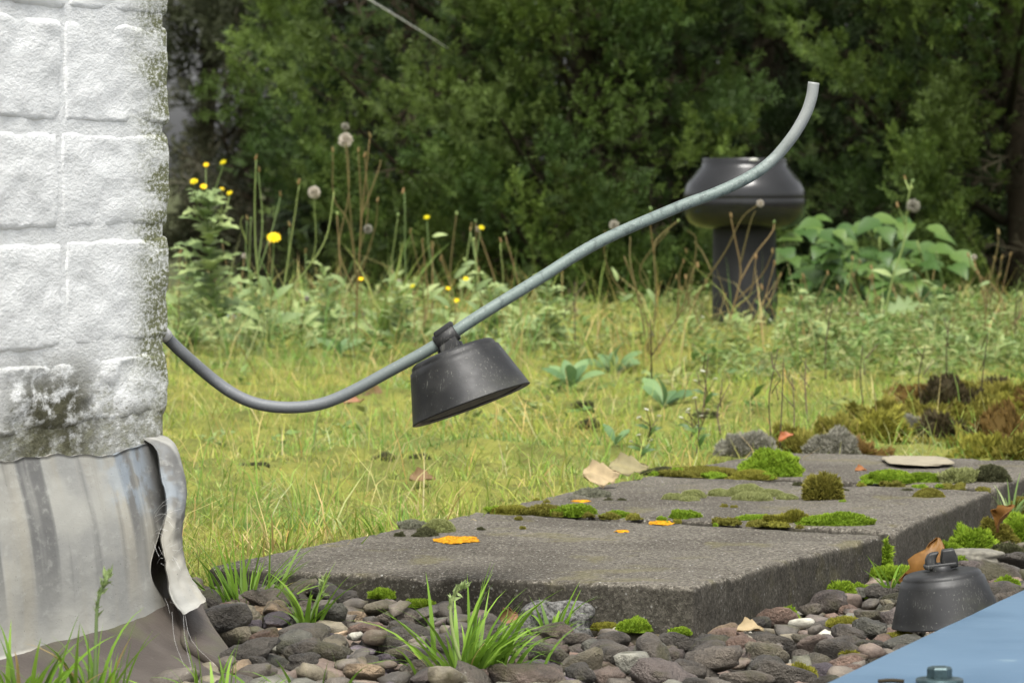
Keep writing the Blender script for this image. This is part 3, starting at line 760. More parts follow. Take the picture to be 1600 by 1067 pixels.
lump('pale_stone', 'flat pale beige stone lying on the far paver by the moss heap', 'stone', c+[0, .03, -.0008], (.029, .060, .0013), 12, .16, M_palestone)

# ------------------------------------------------------------------ moss
MC = dict(bright=((.15, .25, .02), (.30, .40, .04)), yellow=((.17, .17, .03), (.32, .30, .05)), pale=((.21, .23, .08), (.36, .38, .17)), grey=((.16, .16, .11), (.30, .30, .23)),
          dark=((.06, .065, .03), (.13, .13, .07)), olive=((.14, .14, .025), (.26, .23, .05)), brown=((.13, .085, .025), (.24, .15, .05)), ash=((.20, .19, .15), (.34, .33, .27)), blackish=((.05, .042, .022), (.12, .095, .05)))
def cushion(base, rx, ry, h, kind, seed, fuzz=1.0, rough=.18, density=1.0, spike=None):
    lo, hi = map(np.array, MC[kind]); r_ = np.random.default_rng(seed)
    n1, n2 = 9, 28
    ph = np.linspace(0, np.pi*.56, n1); th = np.linspace(0, 2*np.pi, n2, endpoint=False)
    PH, TH = np.meshgrid(ph, th, indexing='ij'); d = np.stack([np.sin(PH)*np.cos(TH), np.sin(PH)*np.sin(TH), np.cos(PH)], -1).reshape(-1, 3)
    def shape(d):
        r = 1+rough*1.6*fbm(d+seed*1.7, 1.5, seed, 3)+rough*.5*fbm(d+seed, 5, seed+4, 2)
        p = d*r[:, None]; p[:, 2] = np.clip(p[:, 2], -.15, None); return p*[rx, ry, h]
    V = shape(d); Q_ = grid_faces(n1, n2, True)[:, ::-1]
    cc = lo*.8+(hi-lo)*.25*r_.random((len(V), 1))
    n = int(density*np.clip(2400*(rx*ry)/(.01*.01), 900, 4200)); u = r_.random(n); a = r_.random(n)*2*np.pi; ct = 1-u*1.05; st = np.sqrt(np.clip(1-ct*ct, 0, 1))
    dd = np.stack([st*np.cos(a), st*np.sin(a), ct], 1); root = shape(dd)
    nr = dd/np.array([rx, ry, h]); nr /= np.linalg.norm(nr, axis=1, keepdims=True)
    nr = nr+r_.normal(0, .35, (n, 3)); nr[:, 2] += .25; nr /= np.linalg.norm(nr, axis=1, keepdims=True)
    L = (spike or min(.0030, .0008+.13*h))*fuzz*r_.uniform(.5, 1.2, n); sd = np.cross(nr, r_.normal(0, 1, (n, 3))); sd /= np.linalg.norm(sd, axis=1, keepdims=True)
    w = L*.22+.00025
    tv = np.stack([root-nr*(L*.3)[:, None]-sd*w[:, None], root-nr*(L*.3)[:, None]+sd*w[:, None], root+nr*L[:, None]+sd*(w*.2)[:, None]], 1).reshape(-1, 3)
    k = r_.random((n, 1))*.7+.3*(fbm(root/max(rx, ry), 3, seed, 2)[:, None]*.5+.5); cl = lo+(hi-lo)*k
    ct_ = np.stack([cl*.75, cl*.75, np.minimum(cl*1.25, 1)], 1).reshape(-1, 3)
    T = np.arange(n*3).reshape(-1, 3)+len(V)
    return np.concatenate([V, tv])+base, [Q_, T], np.concatenate([cc, ct_])
def face_y(u):
    k = (u-800)/F; t = (A[0]-A[1]*k)/((A[0]-B[0])+(B[1]-A[1])*k); return A[1]+(B[1]-A[1])*t
def moss(u, v, w, hp, kind, label, group=None, z=ZT, dep=.75, fuzz=1., rough=.18, name='moss_cushion', cat='moss', density=1., spike=None):
    if name == 'moss_cushion' and 560 < u < 1075 and v > 925:          # on the pebbles right in front of the paver face
        Y_ = face_y(u)-w/2*2.7/F*dep*1.7-.002; b = P(u, v, Y_)
    else: b = G(u, v, z)
    s = b[1]/F; rx = w/2*s; ry = max(rx*dep, .004)
    b = b+[0, ry*.8, 0]
    V, Fl, c = cushion(b, rx, ry, hp*s, kind, int(u*7+v), fuzz, rough, density, spike)
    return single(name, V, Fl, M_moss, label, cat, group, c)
gp = 'pale pads in a row on the middle paver'; lp = 'small rounded pale green moss pad in the row across the middle paver'
for (u, v, w, h) in ((1052, 783, 36, 12), (1084, 780, 42, 13), (1078, 785, 34, 9), (1125, 777, 40, 12), (1150, 778, 46, 14), (1168, 774, 60, 15), (1176, 784, 66, 14), (1205, 778, 44, 13), (1230, 782, 34, 10)):
    moss(u, v, w, h, 'pale', lp, gp, fuzz=.6, rough=.08)
moss(684, 832, 52, 19, 'pale', 'silvery green rounded cushion behind the big orange lichen patch', fuzz=.6, rough=.08)
moss(644, 827, 44, 13, 'grey', 'dull grey-green moss cushion at the grass side of the front paver', fuzz=.6)
moss(666, 838, 36, 13, 'dark', 'small dark grey moss lump touching the silvery cushion', fuzz=.6)
moss(624, 838, 16, 6, 'dark', 'tiny dark moss dot on the front paver near the grass', fuzz=.6)
moss(752, 829, 12, 5, 'dark', 'tiny dark moss dot beyond the big orange lichen patch', fuzz=.6)
moss(800, 803, 66, 10, 'yellow', 'flat yellow-green moss at the grass end of the front paver joint', dep=.35)
moss(852, 804, 62, 13, 'olive', 'brownish olive moss in the front paver joint', dep=.35)
moss(900, 806, 68, 15, 'bright', 'plump bright moss cushion in the front paver joint', dep=.4)
moss(962, 808, 46, 8, 'bright', 'thin bright moss tongue tapering off in the front paver joint', dep=.4)
moss(925, 780, 52, 15, 'grey', 'grey-green cushion on the grass side of the middle paver', fuzz=.6)
moss(905, 784, 40, 9, 'ash', 'ash grey lichen crust beside the grey-green cushion', fuzz=.4)
moss(950, 784, 16, 5, 'dark', 'tiny dark moss dot on the middle paver', 'tiny dark dots', fuzz=.6); moss(972, 784, 16, 5, 'dark', 'tiny dark moss dot on the middle paver', 'tiny dark dots', fuzz=.6)
moss(1248, 760, 18, 6, 'dark', 'tiny dark moss dot on the middle paver', 'tiny dark dots', fuzz=.6); moss(1322, 769, 18, 4, 'dark', 'tiny dark moss dot on the middle paver', 'tiny dark dots', fuzz=.6); moss(1418, 769, 18, 5, 'dark', 'tiny dark moss dot on the middle paver', 'tiny dark dots', fuzz=.6)
moss(1072, 810, 50, 11, 'bright', 'small bright moss patch alone in the middle of the paver joint', dep=.4)
moss(1182, 815, 62, 9, 'bright', 'low bright moss strip in the joint, thin end', dep=.4)
moss(1235, 818, 80, 15, 'yellow', 'mossy strip with tiny leafy sprouts in the paver joint', dep=.4, rough=.35, fuzz=1.6)
moss(1308, 823, 104, 20, 'bright', 'long plump bright moss strip at the pebble end of the joint', dep=.38)
moss(1286, 783, 56, 31, 'olive', 'shaggy upright olive moss clump standing on the middle paver', fuzz=1.7, rough=.25)
moss(1453, 779, 50, 15, 'olive', 'smooth olive moss dome near the outer edge of the middle paver', fuzz=.5, rough=.08)
moss(1206, 744, 92, 33, 'bright', 'large bright green moss dome behind the middle paver')
moss(1178, 749, 70, 11, 'yellow', 'flat yellow-green moss spreading in front of the large dome')
moss(1105, 744, 110, 11, 'olive', 'low olive moss mat where the middle paver meets the grass')
moss(1040, 742, 60, 9, 'dark', 'thin dark moss rim beside the tan leaf')
moss(1392, 753, 84, 14, 'bright', 'bright moss strip along the far paver joint, grass end', dep=.4)
moss(1446, 752, 70, 12, 'bright', 'bright moss strip in the middle of the far paver joint', dep=.4)
moss(1502, 753, 46, 15, 'pale', 'pale leafy moss tuft at the outer end of the far joint', dep=.5, fuzz=1.6, rough=.3)
moss(1548, 752, 54, 20, 'dark', 'dark moss lump at the outer corner of the far joint')
moss(1302, 716, 88, 40, 'ash', 'round ash grey lichen cushion behind the far paver', z=.02, fuzz=1.2, name='lichen_cushion', cat='lichen')
moss(1418, 678, 52, 28, 'ash', 'smaller grey lichen cushion at the grass side of the moss heap', z=.02, fuzz=1.2, name='lichen_cushion', cat='lichen')
moss(1168, 710, 88, 30, 'ash', 'grey dry moss hummock in the grass behind the large bright dome', z=.02, fuzz=1.4, name='lichen_cushion', cat='lichen')
hr = random.Random(3)
heap = [(1345, 735, 60, 24, 'brown'), (1268, 728, 70, 26, 'olive'), (1232, 716, 60, 24, 'olive'), (1370, 710, 64, 34, 'yellow'), (1390, 690, 70, 30, 'olive'), (1440, 702, 70, 22, 'yellow'), (1470, 690, 60, 30, 'olive'), (1500, 668, 90, 34, 'blackish'), (1440, 660, 60, 24, 'brown'), (1470, 645, 70, 22, 'brown'), (1530, 690, 70, 36, 'olive'), (1570, 668, 80, 30, 'olive'), (1590, 690, 70, 30, 'yellow'), (1525, 722, 110, 26, 'olive'), (1580, 728, 110, 34, 'brown'), (1545, 742, 70, 22, 'yellow'), (1600, 745, 60, 30, 'olive'), (1480, 712, 60, 26, 'blackish'), (1550, 650, 70, 24, 'blackish'), (1600, 655, 90, 26, 'olive'), (1420, 640, 50, 16, 'brown'), (1320, 700, 60, 20, 'olive'), (1640, 720, 90, 40, 'olive'), (1650, 690, 90, 40, 'brown'), (1500, 640, 60, 18, 'olive'), (1585, 700, 60, 26, 'blackish'), (1455, 680, 60, 24, 'olive'), (1560, 710, 70, 30, 'olive')]
hl = dict(olive='shaggy olive moss mound in the heap behind the far paver', brown='rusty brown moss mound in the heap behind the far paver', yellow='yellow-green moss mound in the heap behind the far paver', blackish='dark earthy clod in the moss heap behind the far paver')
for (u, v, w, h, k) in heap:
    moss(u, v, w*1.2, h*1.5, k, hl[k], k+' mounds of the moss heap', z=.004, fuzz=2.6, rough=.5, name='moss_mound')
for (u, v, w, h, k, l) in ((1520, 872, 74, 44, 'bright', 'bright moss hummock against the outer side of the middle paver'), (1556, 862, 60, 46, 'olive', 'olive moss hummock between the bright hummock and the dry leaf'), (1594, 852, 60, 40, 'bright', 'bright moss hummock at the end of the outer paver side'), (1488, 876, 50, 24, 'bright', 'low bright moss patch in front of the hummocks beside the paver'), (1580, 880, 60, 26, 'dark', 'dark moss patch on the felt beside the hummocks'), (1500, 890, 26, 16, 'bright', 'little moss ball directly behind the upright holder'), (1575, 928, 40, 22, 'bright', 'moss clump at the far edge of the blue panel'), (1545, 882, 50, 20, 'olive', 'olive moss fringe over the flat grey stone'),
                          (1600, 820, 50, 36, 'olive', 'olive moss bank under the grass tuft at the paver corner'), (1392, 916, 74, 26, 'bright', 'bright moss cushion at the foot of the two pavers joint'), (1312, 938, 44, 26, 'bright', 'domed moss cushion at the foot of the front paver side'), (1342, 932, 32, 18, 'bright', 'smaller moss cushion next to the domed one by the paver foot'), (1232, 968, 30, 16, 'bright', 'small moss tuft at the paver foot beside dry leaf crumbs'), (990, 986, 52, 15, 'bright', 'bright moss cushion at the foot of the front paver near its corner'), (945, 984, 46, 8, 'yellow', 'flat yellow moss beside the rough stone'), (1062, 992, 34, 10, 'bright', 'thin moss patch right under the paver corner'), (596, 934, 44, 11, 'bright', 'flat bright moss among pebbles under the front paver'), (654, 948, 44, 9, 'bright', 'thin bright moss beside sprouting stems under the front paver'), (1320, 980, 60, 12, 'yellow', 'flat yellow moss film on the pebbles near the holder'), (1252, 1062, 44, 20, 'yellow', 'yellow moss clump among pebbles beside the blue panel corner'), (1328, 1030, 26, 13, 'yellow', 'little yellow moss tuft at the blue panel edge'), (1408, 1000, 50, 10, 'yellow', 'yellow moss strip along the blue panel edge'), (1125, 1018, 20, 6, 'bright', 'tiny moss dot between the pebbles before the paver corner'), (388, 735, 1, 1, 'dark', None), (610, 925, 1, 1, 'dark', None)):
    if l: moss(u, v, w, h, k, l, z=-.004 if v > 900 else -.006, fuzz=1.2)
cr_ = random.Random(6)
for k in range(46):
    t_ = cr_.random(); a_, b_ = ((748, 798), (1388, 832)) if k % 2 else ((1014, 741), (1548, 766))
    if k < 36: uu, vv = a_[0]+(b_[0]-a_[0])*t_, a_[1]+(b_[1]-a_[1])*t_+cr_.uniform(-1, 3)
    else: uu = cr_.uniform(800, 1350); vv = 790+cr_.uniform(-8, 40)
    w_ = cr_.uniform(8, 34) if k < 36 else cr_.uniform(5, 12)
    moss(uu, vv, w_, w_*.22+1.5, cr_.choice(('yellow', 'olive', 'bright', 'olive')), 'tiny moss crumb scattered in and beside the paver joints', 'moss crumbs on the pavers', dep=.6, rough=.35, density=.4)
# moss hanging in the joint at the paver side
c = P(1381, 858, C[1]+.004); V, Fl, cl = cushion(np.array([0, 0, 0]), .0035, .006, .019, 'bright', 91, 1.2, .3); single('moss_cushion', V+c+[.002, -.001, -.015], Fl, M_moss, 'upright bright moss strip squeezed into the side of the paver joint', 'moss', None, cl)
# dark earthy tufts in the turf
for (u, v, w, h) in ((392, 736, 42, 13), (655, 718, 24, 9), (603, 720, 28, 10), (912, 640, 30, 14), (922, 668, 34, 12), (1100, 652, 26, 10)):
    moss(u, v, w, h*.7, 'dark', 'small dark earthy clod showing through the yellow-green turf', 'dark clods in the turf', z=.022, name='earth_clod', cat='clod', fuzz=1.6, rough=.4)
# orange lichen patches
def lichen(u, v, w, hp, label):
    b = G(u, v, ZT+.0015); s = b[1]/F; rx = w/2*s; ry = hp/2*b[1]**2/(F*(EYE-ZT)); n1, n2 = 12, 46
    r = np.linspace(0, 1, n1); th = np.linspace(0, 2*np.pi, n2, endpoint=False); RR, TH = np.meshgrid(r, th, indexing='ij')
    edge = 1+.07*np.sin(TH*5+u)+.05*np.sin(TH*11+v)+.04*np.sin(TH*23)
    V = np.stack([RR*np.cos(TH)*rx*edge, RR*np.sin(TH)*ry*edge, np.zeros_like(RR)], -1).reshape(-1, 3)+b; q = V.copy()
    V[:, 2] += .0009*(1-RR.ravel()**4)+.0009*fbm(q, 330, 4, 2)-.0006
    single('lichen_patch', V, grid_faces(n1, n2, True)[:, ::-1], M_lichen, label, 'lichen')
lichen(714, 842, 72, 11, 'large bright orange lichen patch on the front paver'); lichen(1033, 815.5, 40, 6, 'small orange lichen patch near the joint of the front paver'); lichen(972, 829, 24, 3, 'faint small orange lichen streak in the middle of the front paver'); lichen(908, 782, 30, 3, 'thin orange lichen streak beside grey crust on the middle paver')

# ------------------------------------------------------------------ turf grass
def turf_points(n, seed, y0=2.86, y1=8.5, bias=1.0):
    r_ = np.random.default_rng(seed); y = y0+(y1-y0)*r_.random(n*3)**bias; hw = .20+.135*y; x = (r_.random(n*3)*2-1)*hw
    m = inpoly(x, y, TURF); x, y = x[m][:n], y[m][:n]; return np.stack([x, y, ground_h(x, y)], 1), r_
def grass_layer(n, seed, h0, h1, w0, w1, lean, cols, y0=2.86, y1=8.5, bias=1.6, patch=None, seg=2):
    root, r_ = turf_points(n, seed, y0, y1, bias)
    if patch is not None:
        m = patch(root, r_); root = root[m]
    n = len(root); hgt = r_.uniform(h0, h1, n)*(1+.35*fbm(root, 9, 6, 2)); az = r_.random(n)*2*np.pi
    V, T, t, Kk = blades(root-[0, 0, .003], hgt, r_.uniform(w0, w1, n), az, np.abs(r_.normal(0, lean, n)), r_.uniform(.1, 1.0, n), seg)
    cols = np.array(cols); k = r_.integers(0, len(cols), n); c = cols[k]*r_.uniform(.85, 1.6, (n, 1))
    pt = np.clip(.5+.9*fbm(root, 5.5, 61, 3), 0, 1)[:, None]; c = c*(pt*np.array([1.18, 1.02, .9])+(1-pt)*np.array([.70, .90, .85]))
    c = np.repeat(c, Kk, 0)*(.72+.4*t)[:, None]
    return V, T, c
layers = [grass_layer(110000, 1, .008, .022, .0009, .0018, .7, [(.26, .34, .08), (.32, .37, .09), (.18, .28, .06), (.40, .39, .15), (.16, .22, .06)]),
          grass_layer(46000, 2, .018, .045, .0010, .0019, .55, [(.21, .32, .05), (.27, .36, .06), (.33, .37, .08), (.42, .37, .15)], patch=lambda p, r: r.random(len(p)) < .55+.5*fbm(p, 5, 4, 2)),
          grass_layer(6000, 3, .04, .085, .0010, .0020, .4, [(.22, .33, .06), (.32, .38, .09), (.50, .43, .20)], y0=3.0, patch=lambda p, r: r.random(len(p)) < .35+.6*fbm(p, 4, 14, 2)),
          grass_layer(9000, 5, .03, .17, .0014, .0030, .34, [(.16, .26, .06), (.22, .31, .08), (.40, .35, .16), (.28, .25, .09)], y0=5.7, y1=8.45, bias=1.0, patch=lambda p, r: r.random(len(p)) < .25+.9*fbm(p, 3.1, 71, 3)),
          grass_layer(2600, 4, .03, .07, .0009, .0014, 1.1, [(.52, .43, .22), (.45, .30, .12), (.56, .50, .30)], y0=3.0)]
off = 0; Vs, Ts, Cs = [], [], []
for V, T, c in layers: Vs.append(V); Ts.append(T+off); Cs.append(c); off += len(V)
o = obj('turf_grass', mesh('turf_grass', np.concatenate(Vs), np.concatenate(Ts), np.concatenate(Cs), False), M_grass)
tag(o, 'short yellow-green grass and moss covering the flat roof', 'grass', kind='stuff')

# low herb cover in front of the shrubs
def leaf_tri(l=1., w=.36, fold=.15, droop=.2):
    return np.array([[0, 0, 0], [w*.5, .4*l, fold*w], [0, .45*l, 0], [-w*.5, .4*l, fold*w], [0, l, -droop*l]]), np.array([[0, 1, 2], [0, 2, 3], [1, 4, 2], [2, 4, 3]])
lt, lf = leaf_tri()
def herb(n, seed, y0, y1, xr, hmax, size, cols, dens=None):
    r_ = np.random.default_rng(seed); y = r_.uniform(y0, y1, n); x = r_.uniform(xr[0], xr[1], n)*(.2+.135*y)/1.0
    p = np.stack([x, y, np.zeros(n)], 1)
    m = r_.random(n) < (.45+.8*fbm(p, 3.2, seed, 2) if dens is None else dens(p)); p = p[m]; m = inpoly(p[:, 0], p[:, 1], TURF) & ~((np.abs(800+F*p[:, 0]/p[:, 1]-1163) < 62) & (p[:, 1] > 6.2)); p = p[m]; n = len(p)
    k = 14; hh_ = hmax*r_.uniform(.35, 1, n)*(1+.4*fbm(p, 4, seed+2, 2)); z0 = ground_h(p[:, 0], p[:, 1])
    pos = np.repeat(p, k, 0); lev = r_.random((n, k)).ravel(); pos[:, 2] = np.repeat(z0, k)+lev*np.repeat(hh_, k)
    pos[:, :2] += r_.normal(0, size*.35, (n*k, 2)); a = r_.random(n*k)*2*np.pi; el = r_.uniform(-.1, .9, n*k)
    fw = np.stack([np.cos(a)*np.cos(el), np.sin(a)*np.cos(el), np.sin(el)], 1); up = np.tile([0, 0, 1.], (n*k, 1))+r_.normal(0, .3, (n*k, 3))
    V, T = scatter(lt, lf, pos, rotmat(fw, up), size*r_.uniform(.45, 1.1, n*k)); cols = np.array(cols); c = cols[np.repeat(r_.integers(0, len(cols), n), k)]*r_.uniform(.7, 1.3, (n*k, 1))
    return V, T, np.repeat(c, 5, 0)
pal = [(.17, .25, .07), (.22, .29, .10), (.12, .20, .05), (.28, .30, .12), (.20, .23, .07)]
hs_ = [herb(1500, 21, 6.2, 8.4, (-1, 1), .040, .024, pal), herb(1700, 22, 5.6, 8.3, (.25, 1.05), .060, .021, pal, lambda p: .75+0*p[:, 0]), herb(700, 23, 6.2, 8.4, (-1.0, -.1), .06, .026, pal), herb(500, 24, 4.2, 6.0, (-1, 1), .03, .020, pal, lambda p: .35+.8*fbm(p, 3, 5, 2))]
off = 0; Vs, Ts, Cs = [], [], []
for V, T, c in hs_: Vs.append(V); Ts.append(T+off); Cs.append(c); off += len(V)
o = obj('ground_cover', mesh('ground_cover', np.concatenate(Vs), np.concatenate(Ts), np.concatenate(Cs), False), M_herb)
tag(o, 'low pale green leafy herbs between the turf and the shrubs', 'ground cover', kind='stuff')

# ------------------------------------------------------------------ grass tufts
def tuft(u, v, n, h, spread, label, z=.003, seed=1, wid=.0032, cols=((.17, .31, .03), (.24, .40, .05), (.14, .26, .03)), seeds=None, Y=None, group=None, lean=.45, dirx=0.):
    b = G(u, v, z) if Y is None else P(u, v, Y); r_ = np.random.default_rng(seed)
    t = empty('grass_tuft', tuple(b), label, 'grass', group)
    root = b+np.stack([r_.normal(0, spread*.35, n), r_.normal(0, spread*.25, n), np.full(n, -.004)], 1)
    az = np.arctan2(root[:, 1]-b[1], root[:, 0]-b[0]+dirx*.02)+r_.normal(0, .5, n)
    V, T, tt, Kk = blades(root, h*r_.uniform(.35, 1.05, n), wid*r_.uniform(.6, 1.2, n), az, np.abs(r_.normal(lean*.6, lean*.5, n)), r_.uniform(.1, .9, n), 6)
    c = np.array(cols)[r_.integers(0, len(cols), n)]*r_.uniform(.75, 1.25, (n, 1)); dead = r_.random(n) < .06; c[dead] = (.5, .36, .14)
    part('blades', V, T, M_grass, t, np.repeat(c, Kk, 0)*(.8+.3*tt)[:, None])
    for sd in (seeds or []):
        pp = catmull([P(a, b_, b[1]) for a, b_ in sd], 14); V, Fl = tube(pp, np.linspace(.0012, .0007, 14), 6); part('seed_stalk', V, Fl, M_leaf_pale, t)
        n2 = 46; q = pp[6:]; ii = r_.random(n2)*(len(q)-1.001); i_ = ii.astype(int); pos = q[i_]+(q[i_+1]-q[i_])*(ii-i_)[:, None]
        fw = np.gradient(q, axis=0)[i_]; fw /= np.linalg.norm(fw, axis=1, keepdims=True); fw = fw+r_.normal(0, .45, (n2, 3))
        V, T = scatter(lt, lf, pos, rotmat(fw, r_.normal(0, 1, (n2, 3))), r_.uniform(.004, .0075, n2)); part('seed_head', V, T, M_leaf_pale, t, smooth=False)
    return t
tuft(742, 1046, 130, .068, .034, 'large bright grass tuft with a bent seed head growing among the pebbles', seed=3, seeds=[[(722, 1040), (708, 990), (704, 950), (712, 926), (724, 917)]], wid=.0036, lean=.55, dirx=.5)
tuft(385, 956, 80, .066, .028, 'grass tuft between the lead flashing and the front paver', seed=4, z=.009, wid=.0030, lean=.5)
tuft(480, 976, 24, .046, .012, 'sparse upright grass sprig among pebbles under the front paver', seed=5, z=.009, lean=.3, seeds=[[(482, 972), (500, 925), (507, 905)]])
tuft(862, 990, 20, .040, .012, 'small grass sprig in front of the rough speckled stone', seed=6, lean=.5)
tuft(1392, 908, 14, .030, .014, 'short grass wisps on the moss at the joint foot', seed=7, lean=.8, z=.014, wid=.0022)
tuft(1578, 800, 18, .045, .012, 'pale grass tuft at the outer corner of the pavers', seed=8, z=.01, cols=((.30, .36, .16), (.22, .33, .10)), wid=.0035)
tuft(1560, 702, 30, .055, .03, 'yellow-green grass tuft growing out of the moss heap', seed=9, z=.02, cols=((.32, .38, .10), (.26, .36, .08)))
tuft(40, 1085, 44, .050, .045, 'blurred bright grass in front of the apron, far from the corner', seed=10, Y=2.12, wid=.0036, lean=.4)
tuft(150, 1090, 26, .060, .022, 'grass tuft with tall stalks in front of the brown apron', seed=12, Y=2.14, lean=.25, wid=.0034, seeds=[[(148, 1090), (150, 1000), (153, 940), (168, 898)]])
tuft(330, 1085, 22, .040, .05, 'loose grass blades at the gusset of the apron', seed=13, Y=2.30, wid=.0028, lean=.6)
tuft(500, 1085, 10, .034, .04, 'few thin grass blades among the lowest pebbles', seed=14, Y=2.36, wid=.0026, lean=.3)
tuft(620, 838, 40, .040, .035, 'green grass clump at the edge of the front paver', seed=15, z=.02, Y=3.22, wid=.0022, lean=.35)
tuft(440, 850, 44, .040, .05, 'taller grass leaning over the front paver beside the turf', seed=16, Y=3.03, wid=.0020, lean=.45, cols=((.30, .36, .07), (.24, .34, .05), (.45, .38, .15)))
for i, (u, v) in enumerate(((605, 520), (590, 540))):
    tuft(u, v, 16, .17 if i == 0 else .10, .03, 'tall reedy grass clump among the yellow dotted weeds' if i == 0 else 'shorter reedy grass in front of the tall clump', seed=30+i, Y=6.6, wid=.0075, lean=.15, cols=((.20, .30, .07), (.32, .36, .10)))

# ------------------------------------------------------------------ weeds
def leaf_mesh(name, kind):
    n = 9; t = np.linspace(0, 1, n)
    if kind == 'heart': w = .42*np.sin(np.pi*t**.62)**.9*(1-t*.25); w[0] = .12
    elif kind == 'lobed': w = .20*np.sin(np.pi*t**.8)*(1+.65*np.sign(np.sin(t*24)))+.02
    elif kind == 'spoon': w = .17*np.sin(np.pi*t**1.5)**.8+.03*(1-t)
    else: w = .15*np.sin(np.pi*t**.8)
    V, Fc = [], []
    for i in range(n):
        zc = .10*math.sin(t[i]*2.6)-.16*t[i]**2
        V += [(-w[i], t[i]-(.06 if kind == 'heart' and i == 0 else 0), zc+.25*w[i]), (0, t[i], zc), (w[i], t[i]-(.06 if kind == 'heart' and i == 0 else 0), zc+.25*w[i])]
    g = grid_faces(n, 3); return mesh(name, np.array(V), g[:, ::-1])
LEAF = {}
def leaf(parent, pos, fwd, up, size, kind, mat):
    key = (kind, mat.name)
    if key not in LEAF: LEAF[key] = leaf_mesh('leaf', kind); LEAF[key].materials.append(mat)
    o = bpy.data.objects.new('leaf', LEAF[key]); COL.objects.link(o); o.parent = parent
    m = rotmat(np.array([fwd], float), np.array([up], float))[0]
    M = Matrix([[m[r][c]*size for c in range(3)]+[pos[r]-parent.location[r]] for r in range(3)]+[[0, 0, 0, 1]])
    o.matrix_local = M; return o
HEADS = {}
def head_mesh(kind):
    r_ = np.random.default_rng(5)
    if kind == 'puff':
        n = 420; d = r_.normal(0, 1, (n, 3)); d /= np.linalg.norm(d, axis=1, keepdims=True); s = np.cross(d, r_.normal(0, 1, (n, 3))); s /= np.linalg.norm(s, axis=1, keepdims=True)
        L = r_.uniform(.75, 1.05, (n, 1)); V = np.stack([d*.15, d*L-s*.09, d*L+s*.09], 1).reshape(-1, 3); return mesh('seed_head', V, np.arange(n*3).reshape(-1, 3), None, False), M_puff
    if kind in ('yellow', 'white'):
        n = 34; a = np.linspace(0, 2*np.pi*3, n, endpoint=False); ring = np.repeat([1., .8, .55], [12, 12, 10])
        el = np.where(ring == 1, .1, np.where(ring == .8, .35, .8)); fw = np.stack([np.cos(a)*np.cos(el), np.sin(a)*np.cos(el), np.sin(el)], 1)
        pv = np.array([[-.06, 0, 0], [.06, 0, 0], [.14, .8, .05], [-.14, .8, .05], [0, 1, .02]]); pf = np.array([[0, 1, 2], [0, 2, 3], [3, 2, 4]])
        V, T = scatter(pv, pf, np.zeros((n, 3)), rotmat(fw, np.tile([0, 0, 1.], (n, 1))), ring); return mesh('flower', V, T, None, False), (M_yellow if kind == 'yellow' else M_white_petal)
    if kind == 'bud':
        V, Fq = lathe([(.02, -1.2), (.38, -1.), (.48, -.4), (.40, .1), (.30, .5), (.42, .9), (.02, 1.)], 9); return mesh('bud', V, Fq), M_bud
    V, Fq = lathe([(.02, -1.), (.42, -.7), (.5, -.2), (.42, .3), (.02, .5)], 9); return mesh('bud', V, Fq), M_stem_green
def head(parent, pos, kind, size, tilt=0.):
    if kind not in HEADS:
        m, mt = head_mesh(kind); m.materials.append(mt); HEADS[kind] = m
    o = bpy.data.objects.new({'puff': 'seed_head', 'yellow': 'flower', 'white': 'flower'}.get(kind, 'bud'), HEADS[kind]); COL.objects.link(o); o.parent = parent
    o.location = Vector(pos)-parent.location; o.scale = (size,)*3; o.rotation_euler = (tilt+(.75 if kind == 'yellow' else .35), R.uniform(-.2, .2), R.uniform(-.5, .5) if kind == 'yellow' else R.uniform(0, 6)); return o
